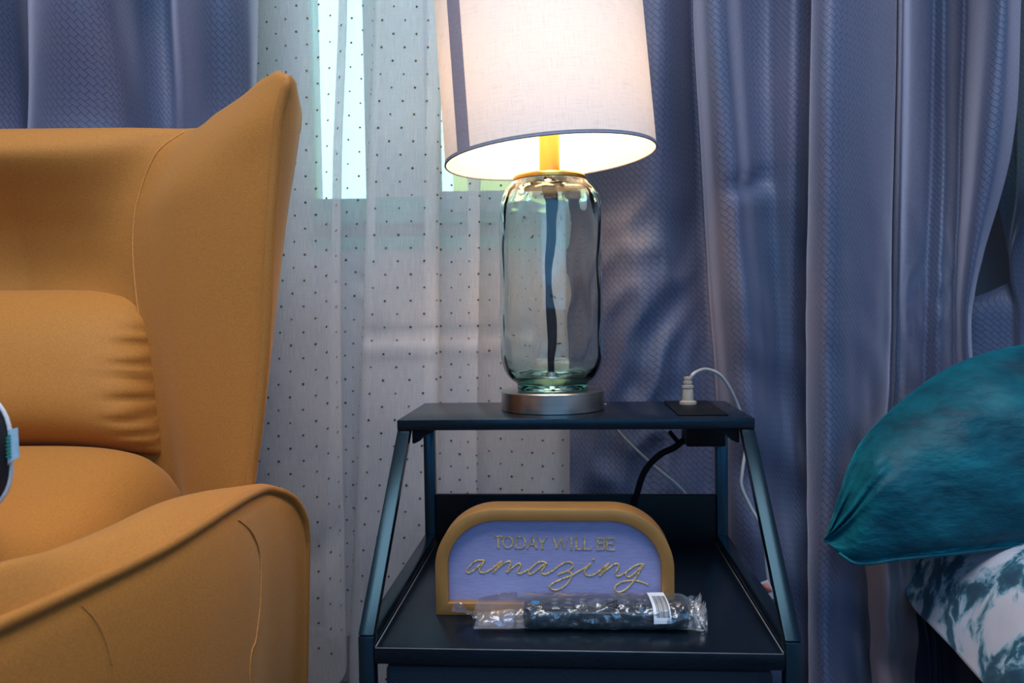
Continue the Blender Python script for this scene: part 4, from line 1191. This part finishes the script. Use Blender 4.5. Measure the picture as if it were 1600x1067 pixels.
# arms: (u, v, depth) of the outer piping and of the crown, front to rear
pip = [(-420, 1120, .335), (-180, 1058, .385), (0, 978, .46), (121, 923, .53), (242, 865, .61), (303, 829, .67), (364, 790, .76), (394, 773, .83), (420, 766, .885), (455, 779, .93), (474, 810, .955), (478, 846, .965)]
crn = [(-400, 1000, .345), (-180, 938, .405), (0, 880, .49), (91, 857, .555), (182, 821, .63), (262, 783, .71), (312, 769, .79), (364, 764.5, .85), (412, 763, .90), (440, 772, .945), (455, 790, .965), (456, 830, .975)]
pipA = [at(*q) for q in pip]; crnA = [at(*q) for q in crn]
mids = [a.lerp(b, 0.5) + Vector((0, 0, 0.006)) for a, b in zip(pipA, crnA)]
inn1 = [Vector((p.x - 0.020, p.y, p.z - 0.010)) for p in crnA]
inn2 = [Vector((p.x - 0.030, p.y, p.z - 0.045)) for p in crnA]
inn3 = [Vector((p.x - 0.028, p.y, 0.25)) for p in crnA]
down = [pipA]
zbm = 0.115
for f, dx in ((0.02, 0.003), (0.07, 0.008), (0.22, 0.013), (0.5, 0.010), (0.8, -0.003), (1.0, -0.016)):
    row = []
    for i, p in enumerate(pipA):
        d = 1.0 if i < 9 else (0.35 if i == 9 else 0.12)
        row.append(Vector((p.x + dx * d - (0.0 if i < 9 else 0.01 * f), p.y, lerp(p.z, zbm, f))))
    down.append(row)
secs = [inn3, inn2, inn1, crnA, mids] + down
nsec = len(secs)
KS = 8
arm_rows = [[spl(sec, i / KS) for i in range((len(pip) - 1) * KS + 1)] for sec in secs]
# resample across as well
full = []
for r in range((nsec - 1) * 4 + 1):
    x = r / 4
    full.append([spl([arm_rows[k][i] for k in range(nsec)], x) for i in range(len(arm_rows[0]))])


def arm_mesh(mir):
    m = MB(); m.quadgrid(full)
    n_ = len(full[0])
    for e in (0, n_ - 1):
        cap = [r[e] for r in full]; o_ = len(m.v); m.v += cap
        c = sum(cap, Vector()) / len(cap); m.v.append(c + Vector((0, (-0.02 if e == 0 else 0.02), 0)))
        for k in range(len(cap) - 1): m.f.append((o_ + k, o_ + k + 1, o_ + len(cap)))
        m.f.append((o_ + len(cap) - 1, o_, o_ + len(cap)))
    if mir: m.v = mirror_pts(m.v)
    return m


def panel_point(u, v):
    """point of the outer arm panel seen at a photo pixel"""
    best = None
    for r in range(20, len(full)):
        for i in range(len(full[0])):
            a, b = proj(full[r][i]); d = (a - u) ** 2 + (b - v) ** 2
            if best is None or d < best[0]: best = (d, r, i)
    _, r0, i0 = best; best = None
    ev = lambda rr_, ii: spl([spl(full[k], ii) for k in range(max(0, r0 - 3), min(len(full), r0 + 4))], rr_ - max(0, r0 - 3))
    for dr in range(-8, 9):
        for di in range(-8, 9):
            rr_, ii = clamp(r0 + dr / 8, 0, len(full) - 1), clamp(i0 + di / 8, 0, len(full[0]) - 1)
            q = ev(rr_, ii); a, b = proj(q); d = (a - u) ** 2 + (b - v) ** 2
            if best is None or d < best[0]: best = (d, q)
    return best[1]


seamA = [panel_point(*q) + Vector((0.0008, -0.0004, 0)) for q in ((372, 812), (392, 832), (404, 868), (404, 935), (398, 996), (391, 1062))]
seamA.append(Vector((seamA[-1].x - 0.004, seamA[-1].y, 0.13)))
seamB = [panel_point(*q) + Vector((0.0008, -0.0004, 0)) for q in ((127, 945), (150, 970), (165, 1000), (174, 1040))]
for mir in (False, True):
    arm = obj('arm', arm_mesh(mir), 'chair_suede', ch, weld=0.0003)
    pp = smooth(pipA, 10); pp += [Vector((pp[-1].x - 0.0005 * k, pp[-1].y, pp[-1].z - 0.012 * k)) for k in range(1, 24)]
    pp = [p + Vector((0.001, 0, 0.001)) for p in pp]
    mp_ = mirror_pts if mir else (lambda q: q)
    m = MB(); m.tube(mp_(pp), 0.0046, 10); obj('arm_piping', m, 'chair_piping', arm)
    m = MB(); m.tube(mp_(smooth(seamA, 8)), 0.0008, 6); obj('panel_seam', m, 'chair_stitch', arm)
    m = MB(); m.tube(mp_(smooth(seamB, 8)), 0.0004, 6); obj('panel_seam', m, 'chair_stitch', arm)
# under-frame and legs
m = MB(); m.box((XC, 0.74, 0.215), (0.62, 0.66, 0.19)); obj('base_frame', m, 'chair_suede', ch, bevel=0.02, bseg=4)
m = MB(); rowsK = []
for sx in (-1, 1):
    for y in (0.46, 1.0):
        m = MB(); m.lathe([(0.011, 0.0), (0.014, 0.02), (0.021, 0.125)], 20, c=(XC + sx * 0.27, y, 0), cap0=True, cap1=True); obj('leg', m, 'dark_wood_leg', ch, smooth_='auto')

# throw pillow at the photo's left border
pc = at(-450, 712, 0.60)
PA = (at(14, 712, .60).x - pc.x); PB = 0.066
thp = thing('throw_pillow', 'black throw pillow with white piping and blue tag at the left border', 'pillow', Vector((pc.x, pc.y, pc.z - PB)))


def sup(a, A, B, e=0.62): return Vector((A * math.copysign(abs(cos(a)) ** e, cos(a)), 0, B * math.copysign(abs(sin(a)) ** e, sin(a))))


m = MB(); rows = []
for i in range(25):
    ph = -pi / 2 + pi * i / 24
    k = abs(cos(ph)) ** 0.55
    rows.append([pc + sup(2 * pi * q / 64, PA * k, PB * k) + Vector((0, 0.05 * sin(ph) * 1.0, 0)) for q in range(64)])
m.quadgrid(rows, closed=True); cov = obj('cover', m, 'pillow_navy', thp, weld=0.0004)
m = MB(); m.tube([pc + sup(2 * pi * q / 96, PA + 0.002, PB + 0.002) for q in range(97)], 0.0016, 8, caps=False); obj('white_piping', m, 'pillow_white', thp)
ta = [at(12, 672, .597), at(12, 728, .597)]; tb = [at(27, 668, .593), at(30, 714, .593)]
m = MB(); rows = []
for i in range(9):
    f = i / 8; a = ta[0].lerp(ta[1], f); b = tb[0].lerp(tb[1], f); 
    rows.append([a.lerp(b, k / 5) + Vector((0, -0.004 * sin(pi * k / 5), 0)) for k in range(6)])
m.quadgrid(rows); m.quadgrid([[p + Vector((0, 0.0008, 0)) for p in reversed(r)] for r in rows]); tg = obj('brand_tag', m, 'tag_cloth', thp)
m = MB(); wv_ = [ta[0].lerp(ta[1], 0.15 + 0.7 * k / 24).lerp(tb[0].lerp(tb[1], 0.15 + 0.7 * k / 24), 0.42 + 0.22 * sin(k * 1.7)) + Vector((0, -0.0044, 0)) for k in range(25)]
m.tube(smooth(wv_, 4), 0.0004, 6); obj('tag_script', m, 'tag_print', tg)

# ------------------------------------------------------------------ bed
bed = thing('bed', 'low dark bed with white mattress under the tie-dye comforter', 'bed', (1.15, 0.2, 0.0))
m = MB(); m.box((1.20, 0.15, 0.13), (1.22, 1.86, 0.12)); obj('bed_frame', m, 'bed_black', bed, bevel=0.01)
m = MB(); m.box((1.20, 0.15, 0.265), (1.24, 1.86, 0.14)); obj('mattress', m, 'mattress_white', bed, bevel=0.04, bseg=4)
for x in (0.70, 1.7):
    for y in (-0.7, 0.95):
        m = MB(); m.box((x, y, 0.036), (0.05, 0.05, 0.072)); obj('leg', m, 'bed_black', bed, bevel=0.003)
# comforter: top sheet that rolls over the side and hangs to a slanting hem
hem_px = [(1392, 870, 1.085), (1405, 893, 1.075), (1424, 945, 1.04), (1452, 975, 0.985), (1490, 1015, 0.93), (1535, 1067, .87), (1600, 1140, .80), (1800, 1330, .66), (2500, 2000, .42)]
hemP = [at(*q) for q in hem_px]; hemP.append(Vector((hemP[-1].x + 0.01, -0.2, hemP[-1].z))); hemP.append(Vector((hemP[-1].x, -0.75, hemP[-1].z)))
m = MB(); rows = []
HS = smooth(hemP, 10)
for i, p in enumerate(HS):
    xin = max(p.x, 0.50)
    ztop = 0.395 + 0.0 * i
    path = [p, Vector((lerp(p.x, xin, .3) + 0.012, p.y + 0.004, lerp(p.z, ztop, 0.35))), Vector((xin + 0.045, p.y + 0.01, lerp(p.z, ztop, 0.78))), Vector((xin + 0.11, p.y + 0.012, ztop)), Vector((xin + 0.25, p.y + 0.01, ztop + 0.012)), Vector((xin + 0.55, p.y, ztop + 0.006)), Vector((1.86, p.y, ztop - 0.01)), Vector((1.90, p.y, 0.25))]
    r = []
    for q in smooth(path, 7):
        k = noise.noise(Vector((q.x * 12, q.y * 7, q.z * 7))) * 0.010 + noise.noise(Vector((q.x * 30, q.y * 22, q.z * 14))) * 0.003
        r.append(q + Vector((-k * 0.7, -k * 0.3, k)))
    rows.append(r)
m.quadgrid(rows)
nr = len(rows[0]); inner = [[q + Vector((0.010, 0.0, -0.010)) for q in r] for r in rows]
m.quadgrid([list(reversed(r)) for r in inner])
m.quadgrid([[r[0] for r in rows], [r[0] for r in inner]]); m.quadgrid([rows[0], inner[0]]); m.quadgrid([rows[-1], inner[-1]])
o = obj('comforter', m, 'tie_dye', None, loc=(1.1, 0.2, 0.3), weld=0.0002)
tag(o, 'teal and white tie-dye comforter spread over the bed under the velvet pillow', 'comforter')

# teal pillow
bot = [(1289, 845, .985), (1316, 868, .965), (1345, 880, .955), (1410, 872, .945), (1500, 863, .935), (1600, 852, .93), (1720, 850, .93), (1860, 846, .94), (1890, 800, .97)]
top = [(1291, 838, .99), (1312, 770, 1.02), (1345, 690, 1.04), (1420, 616, 1.05), (1500, 566, 1.05), (1600, 541, 1.05), (1720, 545, 1.05), (1850, 600, 1.03), (1890, 770, .98)]
botP = smooth([at(*q) for q in bot], 10); topP = smooth([at(*q) for q in top], 10)
nP = len(botP); rowsF = []; rowsB = []
for j in range(41):
    t_ = j / 40; rf = []; rb2 = []
    for i in range(nP):
        a, b = botP[i], topP[i]
        c = a.lerp(b, t_); L = (b - a).length
        sq = sstep(0, 0.22, i / nP) * sstep(1, 0.85, i / nP)
        nrm = Vector((0, -0.80, 0.60))
        bul = (sin(pi * t_) ** 0.6) * (0.062 * sq + 0.010) * min(1, L / 0.15)
        k = noise.noise(Vector((c.x * 14 + c.z * 9, c.y * 8, c.z * 11))) * 0.007 + noise.noise(Vector((c.x * 34 + c.z * 22, c.y * 20, c.z * 20))) * 0.0035
        lowf = sstep(0.35, 0.0, t_)
        k += noise.noise(Vector((c.x * 45, 2, c.z * 30))) * 0.004 * lowf
        k *= sin(pi * t_) ** 0.4 if 0 < t_ < 1 else 0
        # gathered left corner
        wr = noise.noise(Vector((c.x * 9 + c.z * 13, c.x * 4 - c.z * 5, 7.7))); k += (0.5 - abs(wr) * 2.2) * 0.011 * sin(pi * t_) ** 0.5 * sstep(0.95, 0.3, t_ * 0.9)
        ga = sstep(0.30, 0.12, i / nP)
        k += ga * 0.011 * sin(t_ * 26 + 5 * noise.noise(Vector((t_ * 4, i * 0.05, 0)))) * sin(pi * t_)
        rf.append(c + nrm * (bul + k)); rb2.append(c - Vector((0, -0.75, 0.35)) * (sin(pi * t_) ** 0.6) * 0.022 * (0.3 + sq))
    rowsF.append(rf); rowsB.append(rb2)
m = MB(); m.quadgrid(rowsF); m.quadgrid([list(reversed(r)) for r in rowsB])
for e in (0, -1): m.quadgrid([[r[e] for r in rowsF], [r[e] for r in rowsB]])
tp_ = thing('velvet_pillow', 'large plump teal velvet pillow resting on the bed', 'pillow', at(1600, 860, 1.0))
obj('cover', m, 'teal_velvet', tp_, weld=0.0003)
m = MB(); m.tube([p + Vector((0, -0.002, 0)) for p in botP[8:]], 0.0022, 8); obj('bottom_seam', m, 'teal_velvet', tp_)

# satin sheet slipping out below the pillow, and the dark skirt
def hanging(name, levels, zt_, zb_, mat, label, cat, wr):
    rows, uvs = curtain_rows(levels, zt_, zb_, 60, 50, lambda p, s, a: p + Vector((0, noise.noise(Vector((p.x * 20, 4.0, p.z * 16))) * wr, 0)))
    m = MB(); m.quadgrid(rows); m.quadgrid([[p + Vector((0, 0.003, 0)) for p in reversed(r)] for r in rows])
    o = obj(name, m, mat, None, loc=rows[-1][30]); return tag(o, label, cat)


hanging('satin_sheet', [(872, [(1350, 1.075), (1362, 1.060), (1385, 1.045), (1405, 1.055), (1428, 1.045), (1450, 1.08)]), (950, [(1356, 1.075), (1364, 1.062), (1385, 1.042), (1402, 1.06), (1424, 1.065), (1450, 1.085)]), (1060, [(1362, 1.08), (1372, 1.065), (1390, 1.06), (1402, 1.07), (1420, 1.085), (1440, 1.09)])], 0.375, 0.10, 'mauve_satin', 'mauve satin sheet edge hanging between the blue drape and the bed', 'bed sheet', 0.016)
hanging('bed_skirt', [(900, [(1415, 1.09), (1440, 1.07), (1455, 1.10), (1480, 1.06), (1520, 1.04), (1600, 1.02), (1700, 0.98)]), (1000, [(1424, 1.09), (1448, 1.065), (1462, 1.09), (1484, 1.05), (1520, 1.03), (1600, 1.0), (1700, 0.98)]), (1067, [(1432, 1.09), (1455, 1.06), (1470, 1.08), (1492, 1.045), (1525, 1.03), (1600, 1.0), (1700, 0.98)])], 0.345, 0.02, 'navy_skirt', 'dark navy bed skirt hanging below the tie-dye comforter', 'bed skirt', 0.008)
